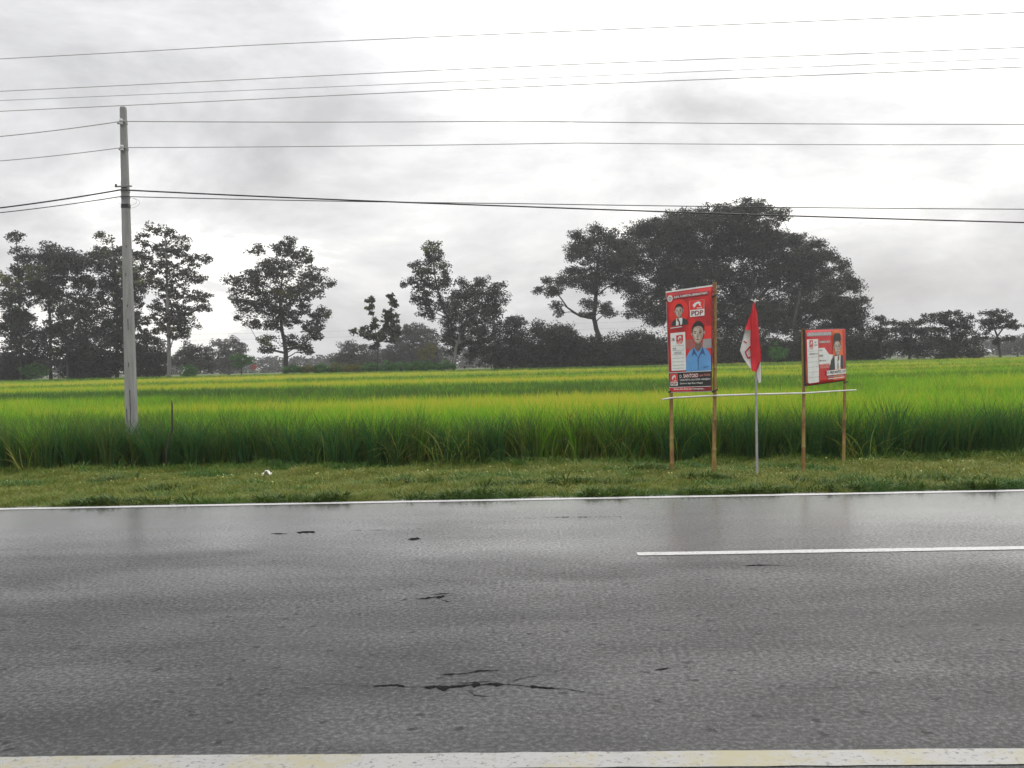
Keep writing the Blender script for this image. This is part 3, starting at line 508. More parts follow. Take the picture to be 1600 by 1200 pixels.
 [(0.1,3.1,4.13,2.58),(-2,2.3,2.48,1.81),(2.1,2.4,2.48,1.94),(0.4,1.5,3.72,1.29),(-0.7,4.1,2.07,1.29)]),
('thicket','dark thicket behind the tall campaign banner','dark thickets under the trees','dark',19.89,134,
 [[(-0,-0.1,0.138),(0.31,2.87,0.086)]],
 [(0.1,2.9,4.13,2.58),(-2,2.2,2.48,1.81),(2.1,2.2,2.48,1.94),(0.4,1.3,3.72,1.29),(-0.7,3.9,2.07,1.29)]),
('thicket','dark thicket behind the red and white flag','dark thickets under the trees','dark',27.36,134,
 [[(-0,-0.1,0.138),(0.3,2.69,0.086)]],
 [(0,2.7,4.13,2.41),(-2,2,2.48,1.69),(2.1,2,2.48,1.81),(0.4,1.3,3.72,1.21),(-0.7,3.7,2.07,1.21)]),
('thicket','dark thicket behind the small campaign sign','dark thickets under the trees','dark',34.79,134,
 [[(0,-0.1,0.138),(0.3,2.51,0.086)]],
 [(0,2.5,4.13,2.24),(-2,1.9,2.48,1.57),(2.1,1.9,2.48,1.68),(0.4,1.2,3.72,1.12),(-0.7,3.4,2.07,1.12)]),
('thicket','dark thicket just right of the small campaign sign','dark thickets under the trees','dark',41.27,134,
 [[(0,-0.1,0.138),(0.29,2.35,0.086)]],
 [(0,2.4,2.58,1.89),(-1.2,1.8,1.55,1.33),(1.3,1.9,1.55,1.42),(0.3,1.2,2.33,0.95),(-0.5,3.1,1.29,0.95)]),
('hazy_tree','greyish bush between the pale-trunked tree and the hazy round tree',None,'hazy',-61.3,170,
 [[(0,-0.1,0.175),(0.09,3.59,0.109)]],
 [(-0.4,4.9,1.97,1.53),(1.6,4.4,1.53,1.31),(-1.6,3.6,2.19,1.75),(0.8,2.7,2.84,1.42)]),
('shrub','bright green shrub at the foot of the second tree from the left',None,'green',-68.98,131,
 [[(0,-0.1,0.067),(0.04,2.22,0.042)]],
 [(0,2.2,1.85,0.76),(-0.7,1.9,1.11,0.45),(0.8,2,1.11,0.45)]),
('shrub','rounded green shrub right of the pale-trunked tree',None,'green',-48.03,131,
 [[(-0,-0.1,0.067),(0.03,1.57,0.042)]],
 [(0,1.6,1.01,0.76),(-0.4,1.3,0.61,0.45),(0.4,1.3,0.61,0.45)]),
('shrub','feathery bright green shrub right of the flag',None,'green',29.66,131,
 [[(-0,-0.1,0.067),(0.02,2.27,0.042)]],
 [(0,2.3,1.09,0.93),(-0.4,1.9,0.66,0.56),(0.4,2,0.66,0.56)]),
('shrub','small pointed green bush left of the young plume tree',None,'green',-28.08,131,
 [[(-0,-0.1,0.067),(0.02,1.61,0.042)]],
 [(0,1.6,0.67,0.67),(-0.3,1.3,0.4,0.4),(0.3,1.4,0.4,0.4)]),
('shrub','low shrub in the green hedge row along the far field edge','hedge shrubs along the field edge','green',-34.07,131,
 [[(-0,-0.1,0.059),(0.02,1.6,0.034)]],
 [(0,1.5,1.26,0.48),(-0.7,1.4,0.76,0.34),(0.7,1.3,0.76,0.34)]),
('shrub','low shrub in the green hedge row along the far field edge','hedge shrubs along the field edge','olive',-32.02,131,
 [[(0,-0.1,0.059),(0.03,1.59,0.034)]],
 [(0,1.5,1.26,0.45),(-0.7,1.4,0.76,0.31),(0.7,1.3,0.76,0.31)]),
('shrub','low shrub in the green hedge row along the far field edge','hedge shrubs along the field edge','green',-29.96,131,
 [[(-0,-0.1,0.059),(0.02,1.59,0.034)]],
 [(0,1.5,1.26,0.52),(-0.7,1.4,0.76,0.36),(0.7,1.3,0.76,0.36)]),
('shrub','low shrub in the green hedge row along the far field edge','hedge shrubs along the field edge','olive',-27.91,131,
 [[(0,-0.1,0.059),(0.03,1.59,0.034)]],
 [(0,1.5,1.26,0.46),(-0.7,1.4,0.76,0.32),(0.7,1.3,0.76,0.32)]),
('shrub','low shrub in the green hedge row along the far field edge','hedge shrubs along the field edge','olive',-25.86,131,
 [[(0,-0.1,0.059),(0.02,1.59,0.034)]],
 [(0,1.5,1.26,0.44),(-0.7,1.3,0.76,0.31),(0.7,1.3,0.76,0.31)]),
('shrub','low shrub in the green hedge row along the far field edge','hedge shrubs along the field edge','green',-23.81,131,
 [[(-0,-0.1,0.059),(0.02,1.58,0.034)]],
 [(0,1.5,1.26,0.52),(-0.7,1.3,0.76,0.37),(0.7,1.3,0.76,0.37)]),
('shrub','low shrub in the green hedge row along the far field edge','hedge shrubs along the field edge','green',-21.77,131,
 [[(-0,-0.1,0.059),(0.03,1.58,0.034)]],
 [(0,1.5,1.26,0.65),(-0.7,1.3,0.76,0.46),(0.7,1.3,0.76,0.46)]),
('shrub','low shrub in the green hedge row along the far field edge','hedge shrubs along the field edge','green',-19.73,131,
 [[(0,-0.1,0.059),(0.03,1.58,0.034)]],
 [(0,1.5,1.26,0.62),(-0.7,1.3,0.76,0.44),(0.7,1.3,0.76,0.44)]),
('shrub','low shrub in the green hedge row along the far field edge','hedge shrubs along the field edge','green',-17.69,131,
 [[(0,-0.1,0.059),(0.03,1.57,0.034)]],
 [(0,1.5,1.26,0.61),(-0.7,1.3,0.76,0.43),(0.7,1.3,0.76,0.43)]),
('shrub','low shrub in the green hedge row along the far field edge','hedge shrubs along the field edge','green',-15.65,131,
 [[(0,-0.1,0.059),(0.03,1.57,0.034)]],
 [(0,1.5,1.26,0.48),(-0.7,1.3,0.76,0.33),(0.7,1.3,0.76,0.33)]),
('shrub','low shrub in the green hedge row along the far field edge','hedge shrubs along the field edge','green',-13.61,131,
 [[(-0,-0.1,0.059),(0.02,1.57,0.034)]],
 [(0,1.5,1.26,0.56),(-0.7,1.3,0.76,0.39),(0.7,1.3,0.76,0.39)])]

STY = {  # leaf material, bark, clumps per m2, leaves per clump, leaf length, leaf width, clump radius, droop
    'teak': ('teak', M_BARK, 1.25, 34, 0.33, 0.20, 0.75, 0.1), 'teak_pale': ('teak', M_PALE, 1.05, 30, 0.35, 0.21, 0.64, 0.1),
    'dark': ('dark', M_BARK, 1.7, 36, 0.31, 0.16, 0.85, 0.0), 'dark_pale': ('dark', M_PALE, 1.6, 34, 0.31, 0.16, 0.75, 0.0),
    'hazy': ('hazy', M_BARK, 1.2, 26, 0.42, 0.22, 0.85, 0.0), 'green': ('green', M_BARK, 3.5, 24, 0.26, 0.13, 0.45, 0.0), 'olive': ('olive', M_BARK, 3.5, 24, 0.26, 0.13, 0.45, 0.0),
    'yellow': ('yellow', M_BARK, 2.2, 22, 0.30, 0.15, 0.5, 0.0), 'bigleaf': ('bigleaf', M_BARK, 2.4, 14, 0.52, 0.26, 0.42, 0.7)}
for ti, (name, label, group, style, bx, D, trunks, blobs) in enumerate(TREES):
    lm, bk, dens, per, ll, lw, cr, droop = STY[style]
    r = random.Random(500 + ti); root = empty(name, (bx, D, -0.15))
    small = name in ('shrub', 'thicket')
    cat = {'shrub': 'shrub', 'thicket': 'thicket'}.get(name, 'tree')
    tag(root, label, cat, group or (None if small else 'trees behind the rice field'))
    width = max(b[0] + b[2] for b in blobs) - min(b[0] - b[2] for b in blobs)
    tb = MB(); nodes = []
    for k, pl in enumerate(trunks):
        pts = []; rad = []; yo = 0.0 if k == 0 else r.uniform(-1, 1) * width * 0.12
        for i in range(len(pl) - 1):
            a, b = pl[i], pl[i + 1]
            for j in range(4):
                u = j / 4; fx = (i + u) / (len(pl) - 1)
                pts.append(Vector((a[0] + (b[0] - a[0]) * u + r.uniform(-1, 1) * a[2] * .25, yo * fx, a[1] + (b[1] - a[1]) * u))); rad.append(a[2] + (b[2] - a[2]) * u)
        pts.append(Vector((pl[-1][0], yo, pl[-1][1]))); rad.append(pl[-1][2])
        if k == 0 and not small: rad[0] *= 1.35
        tb.tube(pts, rad, 8); nodes += list(zip(pts, rad))
    cen = []; rr = []; tints = []
    for (x, z, rx, rz) in blobs:
        z -= 0.22 * rz; rx *= 1.24; rz *= 1.50 if rz < 1.3 else 1.32
        depth = max(0.8, min(rx * 0.9, width * 0.22)); oy = r.uniform(-1, 1) * min(4.5, max(0.1, width * 0.28 - depth * 0.4)) * (0.4 if small else 1)
        C = Vector((x, oy, z)); area = math.pi * rx * rz
        bt = 0.42 if (style.startswith('teak') and r.random() < 0.09) else 0.0
        # limb from the nearest stem point below to the clump
        if not small:
            best = min(nodes, key=lambda q: (q[0] - C).length + max(0, q[0].z - C.z + 0.6) * 2.5)
            a = best[0]; r0 = min(best[1] * 0.55, 0.03 + 0.022 * (C - a).length)
            mid = a.lerp(C, 0.5) + Vector((r.uniform(-.3, .3), r.uniform(-.3, .3), 0.12 * (C - a).length)); q1 = a.lerp(mid, .5) + Vector((r.uniform(-.1, .1), 0, 0)); q2 = mid.lerp(C, .5) + Vector((0, 0, .05))
            lp = [a, q1, mid, q2, C]; tb.tube(lp, [r0, r0 * .85, r0 * .65, r0 * .45, r0 * .25], 5, cap=False)
            nodes.append((mid, r0 * .65)); nodes.append((C, r0 * .4))
        nsub = max(4, int(area * dens * (2.0 if style.startswith('dark') else 1.9) * (1 + depth / 5)))
        for q in range(nsub):
            d = Vector((r.gauss(0, 1), r.gauss(0, 1), r.gauss(0, 1))).normalized() * (r.random() ** 0.36)
            c = Vector((x + d.x * max(rx - cr * .4, rx * .6), oy + d.y * depth, z + d.z * max(rz - cr * .25, rz * .6)))
            wisp = r.random() < 0.14
            if wisp: c = C + (c - C) * r.uniform(1.08, 1.28)
            if c.z < 0.25: continue
            cen.append(c); rr.append(min(cr, 0.35 + rz * 0.5) * (r.uniform(0.9, 1.3) if wisp else r.uniform(0.65, 1.15))); tints.append(r.random() * 0.5 + 0.22 * (r.random() < 0.12) + bt)
            if not small and q % 3 == 0: tb.tube([C, C.lerp(c, .6) + Vector((0, 0, .06)), c], [0.03, 0.02, 0.01], 4, cap=False)
    tb.build('stem' if small else 'trunk', bk, root, True)
    v, f, tt = leaves(np.array(cen), np.array(rr), per, ll, lw, 900 + ti, 0.62, droop, np.array(tints))
    leaf_object('foliage' if small else 'crown', v, f, tt, LM[lm], root)
# a far-off wood closing the horizon, one grey mass
r = np.random.default_rng(77); n = 5200
xs = r.uniform(-330, 330, n); hh = 3.2 + 3.2 * vnoise(xs / 14 + 60, xs * 0 + .3, 21) + 2.6 * vnoise(xs / 47 + 8, xs * 0 + .7, 22)
cen = np.stack([xs, 345 + r.uniform(-9, 9, n), -0.3 + hh * r.random(n) ** 0.75], 1)
v, f, tt = leaves(cen, r.uniform(1.2, 2.2, n), 12, 1.1, 0.7, 78, 0.7)
tag(leaf_object('far_wood', v, f, tt, LM['hazy'], None), 'distant grey band of woodland along the horizon', 'woodland', kind='stuff')

# ------------------------------------------------------------------ utility pole and cables
def concrete():
    m, t, b = new_mat('pole_concrete'); p = coord(t)
    n = noise(t, p, 3.0, 7, 0.65, 0.2, (4, 4, 0.5)); f = noise(t, p, 60, 3, 0.7)
    c = ramp(t, n, [(0.25, (0.15, 0.15, 0.15)), (0.5, (0.25, 0.25, 0.25)), (0.75, (0.32, 0.32, 0.315))])
    c = mixc(t, ramp(t, f, [(0.3, (0.6, 0.6, 0.6)), (0.45, (0, 0, 0))]), c, (0.12, 0.12, 0.12))
    t.links.new(c, b.inputs['Base Color']); b.inputs['Roughness'].default_value = 0.9; bump(t, b, n, 0.5, 0.01); return m
M_CONC = concrete(); M_STEEL = plain('galvanised_steel', (0.20, 0.20, 0.21), 0.5, 0.2, 20, 0.6); M_DARK = plain('black_rubber', (0.02, 0.02, 0.022), 0.6)
M_PORC = plain('porcelain', (0.55, 0.55, 0.54), 0.25); M_WIRE = plain('cable_grey', (0.30, 0.30, 0.305), 0.5); M_WIRED = plain('cable_black', (0.025, 0.025, 0.027), 0.6)
PX, PY = -7.49, 17.5
pole = tag(empty('utility_pole', (PX, PY, -0.2)), 'grey tapered concrete utility pole standing in the rice', 'utility pole')
mb = MB()
def ring(z, hw, ch=0.28):
    c = hw * ch; return [(-hw + c, -hw, z), (hw - c, -hw, z), (hw, -hw + c, z), (hw, hw - c, z), (hw - c, hw, z), (-hw + c, hw, z), (-hw, hw - c, z), (-hw, -hw + c, z)]
zs = [(-0.3, 0.098), (0.6, 0.093), (2.5, 0.080), (4.5, 0.064), (6.44, 0.049), (6.475, 0.042)]
v = [p for z, h in zs for p in ring(z, h)]; v = [(x + 0.005 * z, y, z) for x, y, z in v]
f = [(i * 8 + j, i * 8 + (j + 1) % 8, (i + 1) * 8 + (j + 1) % 8, (i + 1) * 8 + j) for i in range(len(zs) - 1) for j in range(8)] + [tuple(40 + j for j in range(8))]
mb.add(v, f); mb.build('shaft', M_CONC, pole)
hwz = lambda z: 0.0985 - (z + 0.2) * 0.0075
for (z, h, x) in ((2.62, 0.20, 0.016), (2.95, 0.05, 0.01), (1.15, 0.62, 0.02), (3.5, 0.06, 0.0), (1.9, 0.08, 0.01), (1.0, 0.25, -0.045), (4.0, 0.04, 0.02)):
    m2 = MB(); m2.box((x + .005 * z, -hwz(z) - 0.001, z), (0.012, 0.006, h)); m2.build('slot', M_DARK, pole)
def band(z, hh=0.05, mat=M_STEEL, name='clamp'):
    h = hwz(z) + 0.006; m2 = MB(); v = ring(z - hh / 2, h) + ring(z + hh / 2, h); v = [(x + .005 * z, y, zz) for x, y, zz in v]
    m2.add(v, [(j, (j + 1) % 8, 8 + (j + 1) % 8, 8 + j) for j in range(8)] + [tuple(range(7, -1, -1)), tuple(range(8, 16))]); return m2.build(name, mat, pole)
def insulator(x, z, par):
    m2 = MB(); y = -hwz(z) - 0.05
    m2.tube([(x, y, z - .05), (x, y, z - .03), (x, y, z - .01), (x, y, z + .01), (x, y, z + .03), (x, y, z + .05)], [.026, .038, .024, .024, .038, .026], 10); m2.build('insulator', M_PORC, par, True)
for z in (6.19, 5.73):
    c = band(z); insulator(0.03, z, c)
    m2 = MB(); m2.box((-0.045 + .005 * z, 0, z), (0.13 if z > 6 else 0.10, 0.03, 0.025)); m2.build('bracket', M_STEEL, pole)
band(4.99, 0.05); band(4.88, 0.05); band(4.72, 0.07, M_DARK)
m2 = MB(); m2.box((.025, -hwz(5.06) - .02, 5.06), (0.30, 0.04, 0.02)); m2.build('cross_arm', M_STEEL, pole)
m2 = MB(); m2.tube([(-.10, -.1, 5.06), (-.10, -.1, 5.10)], .018, 8); m2.build('pin', M_DARK, pole)
for k, s in enumerate((-1, 1, 1)):       # loose loops of tie wire
    pts = [(.03 + s * (0.06 + 0.17 * math.sin(a) * (0.7 + .3 * k)), -hwz(4.8) - .02, 4.86 - 0.08 * (1 - math.cos(a)) * (.6 + .3 * k)) for a in [i * math.pi / 8 for i in range(9)]]
    m2 = MB(); m2.tube(pts, 0.0025, 4); m2.build('wire_loop', M_WIRE, pole)
def cable(name, label, pts, rad, mat, group, sag=0.0):
    P3 = [Vector(p) for p in pts]; out = []
    for i in range(len(P3) - 1):
        p0 = P3[max(i - 1, 0)]; p1 = P3[i]; p2 = P3[i + 1]; p3 = P3[min(i + 2, len(P3) - 1)]
        if sag:
            k = 14; out += [p1.lerp(p2, j / k) - Vector((0, 0, sag * 4 * (j / k) * (1 - j / k))) for j in range(k)]
        else:
            k = 10
            for j in range(k):
                u = j / k; out.append(0.5 * ((2 * p1) + (p2 - p0) * u + (2 * p0 - 5 * p1 + 4 * p2 - p3) * u * u + (3 * p1 - p0 - 3 * p2 + p3) * u ** 3))
    out.append(P3[-1]); m = MB(); m.tube(out, rad, 6)
    return tag(m.build(name, mat, None, True), label, 'cable', group)
def extend(pts, dl, dr):
    a, b = Vector(pts[0]), Vector(pts[1]); c, d = Vector(pts[-2]), Vector(pts[-1])
    return [tuple(a + (a - b).normalized() * dl)] + list(pts) + [tuple(d + (d - c).normalized() * dr)]
for nm, pts, rad in (('topmost overhead power line, highest above the utility pole', [(-12.13, 22, 8.64), (-4.39, 21.5, 8.6), (9.42, 20, 8.19)], .008),
                     ('second power line from the top, above the utility pole', [(-12.16, 22, 7.92), (-0.65, 21, 7.77), (9.41, 20, 7.51)], .0075),
                     ('third power line from the top, a thin one above the utility pole', [(-12.18, 22.02, 7.72), (-0.66, 21.2, 7.57), (9.41, 20.02, 7.31)], .006),
                     ('fourth power line from the top, just skimming over the pole top', [(-12.18, 22, 7.475), (-0.66, 21, 7.345), (9.41, 20, 7.13)], .008)):
    cable('power_line', nm, extend(pts, 30, 30), rad, M_WIRE, 'power lines above the utility pole')
G2 = 'cables fixed to the utility pole'
py = PY - hwz(5.7) - 0.085
cable('pole_cable', 'upper cable on the utility pole, tied near its top', extend([(-9.87, 17.8, 5.90), (PX + .05, py, 5.99), (-0.59, 18.2, 5.97), (9.11, 19.4, 5.88)], 30, 22), .008, M_WIRE, G2, 0.015)
cable('pole_cable', 'second cable down on the utility pole, below its topmost cable', extend([(-9.88, 17.8, 5.46), (PX + .05, py, 5.53), (0.57, 18.3, 5.56), (9.11, 19.4, 5.50)], 30, 22), .007, M_WIRE, G2, 0.015)
cable('pole_cable', 'thick black cable on the utility pole that crosses before the giant tree', extend([(-9.92, 17.8, 4.61), (PX, py, 4.79), (-0.62, 18.2, 4.43), (9.09, 19.4, 4.02)], 30, 22), .013, M_WIRED, G2, 0.015)
cable('pole_cable', 'lowest thin cable on the utility pole, beneath the thick black one', extend([(-9.97, 17.9, 4.54), (PX, py + .01, 4.675), (-0.63, 18.4, 4.51), (9.19, 19.6, 4.30)], 30, 22), .008, M_WIRED, G2, 0.015)
for z, l in ((10.1, 'upper faint far-off wire low in the sky behind the lone tree'), (8.7, 'lower faint far-off wire low in the sky behind the lone tree')):
    cable('far_wire', l, [(-150, 232, z + .6), (-90, 231, z - .3), (-30, 230, z - .4), (40, 230, z + .3)], .02, M_WIRE, 'far-off wires')

# ------------------------------------------------------------------ bamboo
def bamboo_mat(name, cols, seed):
    m, t, b = new_mat(name); p = coord(t)
    mp2 = t.nodes.new('ShaderNodeMapping'); mp2.inputs['Location'].default_value = (seed * 3.7, seed, seed * 1.3); mp2.inputs['Scale'].default_value = (2, 2, 1); t.links.new(p, mp2.inputs[0])
    n = noise(t, mp2.outputs[0], 2.6, 5, 0.65, 0.4); g = noise(t, p, 30, 4, 0.6, 0, (6, 6, 0.4))
    c = ramp(t, math_node(t, 'ADD', math_node(t, 'MULTIPLY', n, 0.85), math_node(t, 'MULTIPLY', g, 0.15)), [(0.32, cols[0]), (0.44, cols[1]), (0.56, cols[2]), (0.66, cols[3])])
    t.links.new(c, b.inputs['Base Color']); b.inputs['Roughness'].default_value = 0.55; bump(t, b, g, 0.3, 0.003); return m
BC = [(0.075, 0.035, 0.02), (0.23, 0.12, 0.035), (0.26, 0.20, 0.055), (0.33, 0.26, 0.12)]
def bamboo(mbd, pts, r0, r1, step=0.32, n=10, seed=0):
    rr = random.Random(seed); pts = [Vector(p) for p in pts]; seg = [(pts[i + 1] - pts[i]).length for i in range(len(pts) - 1)]; tot = sum(seg)
    def at(s):
        for i, l in enumerate(seg):
            if s <= l or i == len(seg) - 1: return pts[i].lerp(pts[i + 1], s / l)
            s -= l
    out = []; rad = []; s = 0.0; nxt = rr.uniform(.1, .3)
    while s < tot:
        R0 = r0 + (r1 - r0) * s / tot
        if s >= nxt:
            for d, k in ((0, 1.0), (.008, 1.13), (.018, 1.13), (.026, 1.0)): out.append(at(min(tot, s + d))); rad.append(R0 * k)
            nxt = s + step * rr.uniform(.8, 1.2); s += 0.06
        else: out.append(at(s)); rad.append(R0 * rr.uniform(.97, 1.02)); s += 0.06
    out.append(at(tot)); rad.append(r1); mbd.tube(out, rad, n)

# ------------------------------------------------------------------ printed banners
FLAT = {}
def ink(name, c, rough=0.45):
    if name not in FLAT: FLAT[name] = plain('ink_' + name, c, rough, 0.28 if 'skin' in name else 0.12, 22 if 'skin' in name else 9)
    return FLAT[name]
def text2d(s, bold=0.0, shear=0.0):
    cu = bpy.data.curves.new('t', 'FONT'); cu.body = s; cu.size = 1.0; cu.offset = bold; cu.shear = shear; cu.resolution_u = 3
    o = bpy.data.objects.new('t', cu); COL.objects.link(o); bpy.context.view_layer.update()
    me = bpy.data.meshes.new_from_object(o.evaluated_get(bpy.context.evaluated_depsgraph_get()))
    v = [(p.co.x, p.co.y) for p in me.vertices]; f = [tuple(p.vertices) for p in me.polygons]
    bpy.data.objects.remove(o); bpy.data.curves.remove(cu); bpy.data.meshes.remove(me)
    x0 = min(p[0] for p in v); x1 = max(p[0] for p in v); y0 = min(p[1] for p in v); y1 = max(p[1] for p in v)
    return [((x - x0) / (x1 - x0), (y - y0) / (y1 - y0)) for x, y in v], f
class Panel:
    """a printed sheet spanned by four corners; (u, v) in 0..1 -> the sheet, lifted towards its front"""
    def __init__(s, tl, tr, br, bl, bulge=0.0, org=(0, 0, 0)):
        s.c = [Vector(p) - Vector(org) for p in (tl, tr, br, bl)]; s.n = (s.c[1] - s.c[0]).cross(s.c[3] - s.c[0]).normalized(); s.b = bulge
        if s.n.y > 0: s.n = -s.n
    def __call__(s, u, v, lift=0.0):
        a = s.c[3].lerp(s.c[2], u); b = s.c[0].lerp(s.c[1], u)
        return a.lerp(b, v) + s.n * (lift + s.b * (math.sin(u * 3.1416) * math.sin(v * 3.1416) + 0.30 * math.sin(u * 9 + v * 4) + 0.12 * math.sin(u * 21 - v * 13)))
    def sheet(s, name, mat, parent, nu=8, nv=14):
        m = MB(); vv = [s(i / nu, j / nv) for i in range(nu + 1) for j in range(nv + 1)]; bk = [s(i / nu, j / nv, -0.004) for i in range(nu + 1) for j in range(nv + 1)]
        q = [(i * (nv + 1) + j, (i + 1) * (nv + 1) + j, (i + 1) * (nv + 1) + j + 1, i * (nv + 1) + j + 1) for i in range(nu) for j in range(nv)]
        m.add(vv, q); m.add(bk, [f[::-1] for f in q])
        k = nv + 1; N1 = len(vv); ring_ = [i * k for i in range(nu + 1)] + [nu * k + j for j in range(1, k)] + [i * k + nv for i in range(nu - 1, -1, -1)] + [j for j in range(nv - 1, 0, -1)]
        m.f += [(ring_[(i + 1) % len(ring_)], ring_[i], ring_[i] + N1, ring_[(i + 1) % len(ring_)] + N1) for i in range(len(ring_))]; m.m += [0] * len(ring_)
        return m.build(name, mat, parent, True)
    def art(s, name, items, parent, label=None):
        """items: (kind, data, ink, layer); each layer lies 1.5 mm above the one below"""
        m = MB(); mats = []
        for kind, d, k, lay in items:
            if k not in mats: mats.append(k)
            mi = mats.index(k); lf = 0.003 + 0.0015 * lay
            if kind == 'rect':
                u0, v0, u1, v1 = d; nu = max(1, int((u1 - u0) * 8)); nv = max(1, int((v1 - v0) * 14))
                pv = [s(u0 + (u1 - u0) * i / nu, v0 + (v1 - v0) * j / nv, lf) for i in range(nu + 1) for j in range(nv + 1)]
                m.add(pv, [(i * (nv + 1) + j, (i + 1) * (nv + 1) + j, (i + 1) * (nv + 1) + j + 1, i * (nv + 1) + j + 1) for i in range(nu) for j in range(nv)], mi)
            elif kind == 'oval':
                cu, cv, ru, rv = d; pv = [s(cu, cv, lf)] + [s(cu + ru * math.cos(a * .3927), cv + rv * math.sin(a * .3927), lf) for a in range(16)]
                m.add(pv, [(0, 1 + a, 1 + (a + 1) % 16) for a in range(16)], mi)
            elif kind == 'poly':
                cu = sum(p[0] for p in d) / len(d); cv = sum(p[1] for p in d) / len(d); pv = [s(cu, cv, lf)] + [s(p[0], p[1], lf) for p in d]
                m.add(pv, [(0, 1 + a, 1 + (a + 1) % len(d)) for a in range(len(d))], mi)
            elif kind == 'text':
                tx, u0, v0, u1, v1, bold = d; tv, tf = text2d(tx, bold); m.add([s(u0 + (u1 - u0) * x, v0 + (v1 - v0) * y, lf) for x, y in tv], tf, mi)
        o = m.build(name, mats, parent)
        if label: o['label'] = label
        return o
RED = ink('red', (0.52, 0.020, 0.022)); DRED = ink('dark_red', (0.20, 0.014, 0.018)); BRED = ink('bright_red', (0.66, 0.03, 0.024)); WHITE = ink('white', (0.70, 0.70, 0.69)); GREY = ink('grey', (0.30, 0.28, 0.28))
BLACK = ink('black', (0.016, 0.016, 0.018)); HAIR = ink('hair', (0.020, 0.020, 0.022)); SKIN = ink('skin', (0.36, 0.27, 0.22)); SKINL = ink('skin_light', (0.50, 0.42, 0.35)); SKIND = ink('skin_shadow', (0.17, 0.105, 0.085))
SUIT = ink('suit', (0.030, 0.036, 0.040)); BLUE = ink('shirt_blue', (0.11, 0.30, 0.60)); BLUED = ink('shirt_fold', (0.035, 0.09, 0.22)); PINK = ink('pink', (0.62, 0.22, 0.20)); ORNG = ink('orange', (0.70, 0.13, 0.03)); TAN = ink('tan_red', (0.36, 0.10, 0.09))
def face(cu, cv, ru, rv, lay=3):
    """a printed head: hair, face, brows, eyes, nose, mouth, neck, ears"""
    q = lambda x, y: (cu + x * ru, cv + y * rv)
    return [('oval', (cu, cv + .16 * rv, ru * 1.04, rv * .98), HAIR, lay), ('oval', (cu - ru, cv - .05 * rv, ru * .14, rv * .18), SKIN, lay), ('oval', (cu + ru, cv - .05 * rv, ru * .14, rv * .18), SKIN, lay),
            ('poly', [q(-.45, -.6), q(.45, -.6), q(.5, -1.5), q(0, -1.85), q(-.5, -1.5)], SKIND, lay),
            ('poly', [q(-.86, .25), q(-.6, .55), q(0, .66), q(.6, .55), q(.86, .25), q(.84, -.3), q(.56, -.8), q(.2, -1.02), q(-.2, -1.02), q(-.56, -.8), q(-.84, -.3)], SKIN, lay + 1),
            ('poly', [q(-.7, .2), q(-.3, .5), q(.25, .4), q(.2, -.1), q(.45, -.5), q(.1, -.9), q(-.35, -.75), q(-.62, -.3)], SKINL, lay + 2),
            ('poly', [q(-.66, .18), q(-.2, .2), q(-.18, .10), q(-.66, .08)], SKIND, lay + 3), ('poly', [q(.2, .2), q(.66, .18), q(.66, .08), q(.18, .10)], SKIND, lay + 3),
            ('oval', (cu - .40 * ru, cv - .02 * rv, ru * .17, rv * .055), HAIR, lay + 3), ('oval', (cu + .40 * ru, cv - .02 * rv, ru * .17, rv * .055), HAIR, lay + 3),
            ('poly', [q(-.06, .05), q(.06, .05), q(.22, -.36), q(0, -.44), q(-.22, -.36)], SKIN, lay + 3), ('poly', [q(-.2, -.40), q(.2, -.40), q(.1, -.46), q(-.1, -.46)], SKIND, lay + 4),
            ('poly', [q(-.34, -.62), q(0, -.57), q(.34, -.62), q(0, -.73)], ink('lips', (0.22, 0.07, 0.06)), lay + 3)]
def emblem(u0, v0, u1, v1, lay, bg=BRED, ln=PINK):
    """party box: a red field with a pale bull-like arc of strokes"""
    q = lambda x, y: (u0 + x * (u1 - u0), v0 + y * (v1 - v0))
    return [('rect', (u0, v0, u1, v1), ln, lay), ('rect', (*q(.045, .06), *q(.955, .96)), bg, lay + 1),
            ('poly', [q(.22, .50), q(.36, .74), q(.62, .86), q(.82, .66), q(.72, .70), q(.56, .62), q(.40, .56), q(.30, .34)], WHITE, lay + 2),
            ('poly', [q(.34, .56), q(.50, .60), q(.44, .40), q(.28, .16), q(.33, .38)], WHITE, lay + 2.4), ('poly', [q(.60, .62), q(.76, .62), q(.74, .44), q(.84, .24), q(.68, .42)], WHITE, lay + 2.4),
            ('poly', [q(.50, .20), q(.84, .18), q(.84, .12), q(.50, .13)], WHITE, lay + 2)]
def banner_mat():
    m, t, b = new_mat('banner_vinyl'); p = coord(t); n = noise(t, p, 1.9, 4, 0.55, 0.6)
    t.links.new(ramp(t, n, [(0.30, (0.24, 0.016, 0.02)), (0.48, (0.46, 0.016, 0.020)), (0.62, (0.64, 0.022, 0.022)), (0.8, (0.52, 0.02, 0.05))]), b.inputs['Base Color'])
    b.inputs['Roughness'].default_value = 0.42; return m
BO = Vector((2.0, 14.25, -0.08))
bn = tag(empty('campaign_banner', BO), 'tall red campaign banner with two portraits on bamboo posts', 'banner')
for k, pts in enumerate(([(1.746, 14.57, -0.25), (1.750, 14.57, 0.5), (1.756, 14.55, 1.59), (1.721, 14.54, 2.56)], [(2.256, 14.0, -0.25), (2.275, 14.0, 0.5), (2.300, 14.0, 1.3), (2.325, 14.0, 2.64)])):
    m = MB(); bamboo(m, [Vector(p) - BO for p in pts], .030, .022, seed=k); m.build('post', bamboo_mat('bamboo_a%d' % k, BC, k + 1), bn, True)
pn = Panel((1.700, 14.50, 2.560), (2.282, 13.945, 2.600), (2.246, 13.95, 1.116), (1.725, 14.51, 1.095), 0.006, BO)
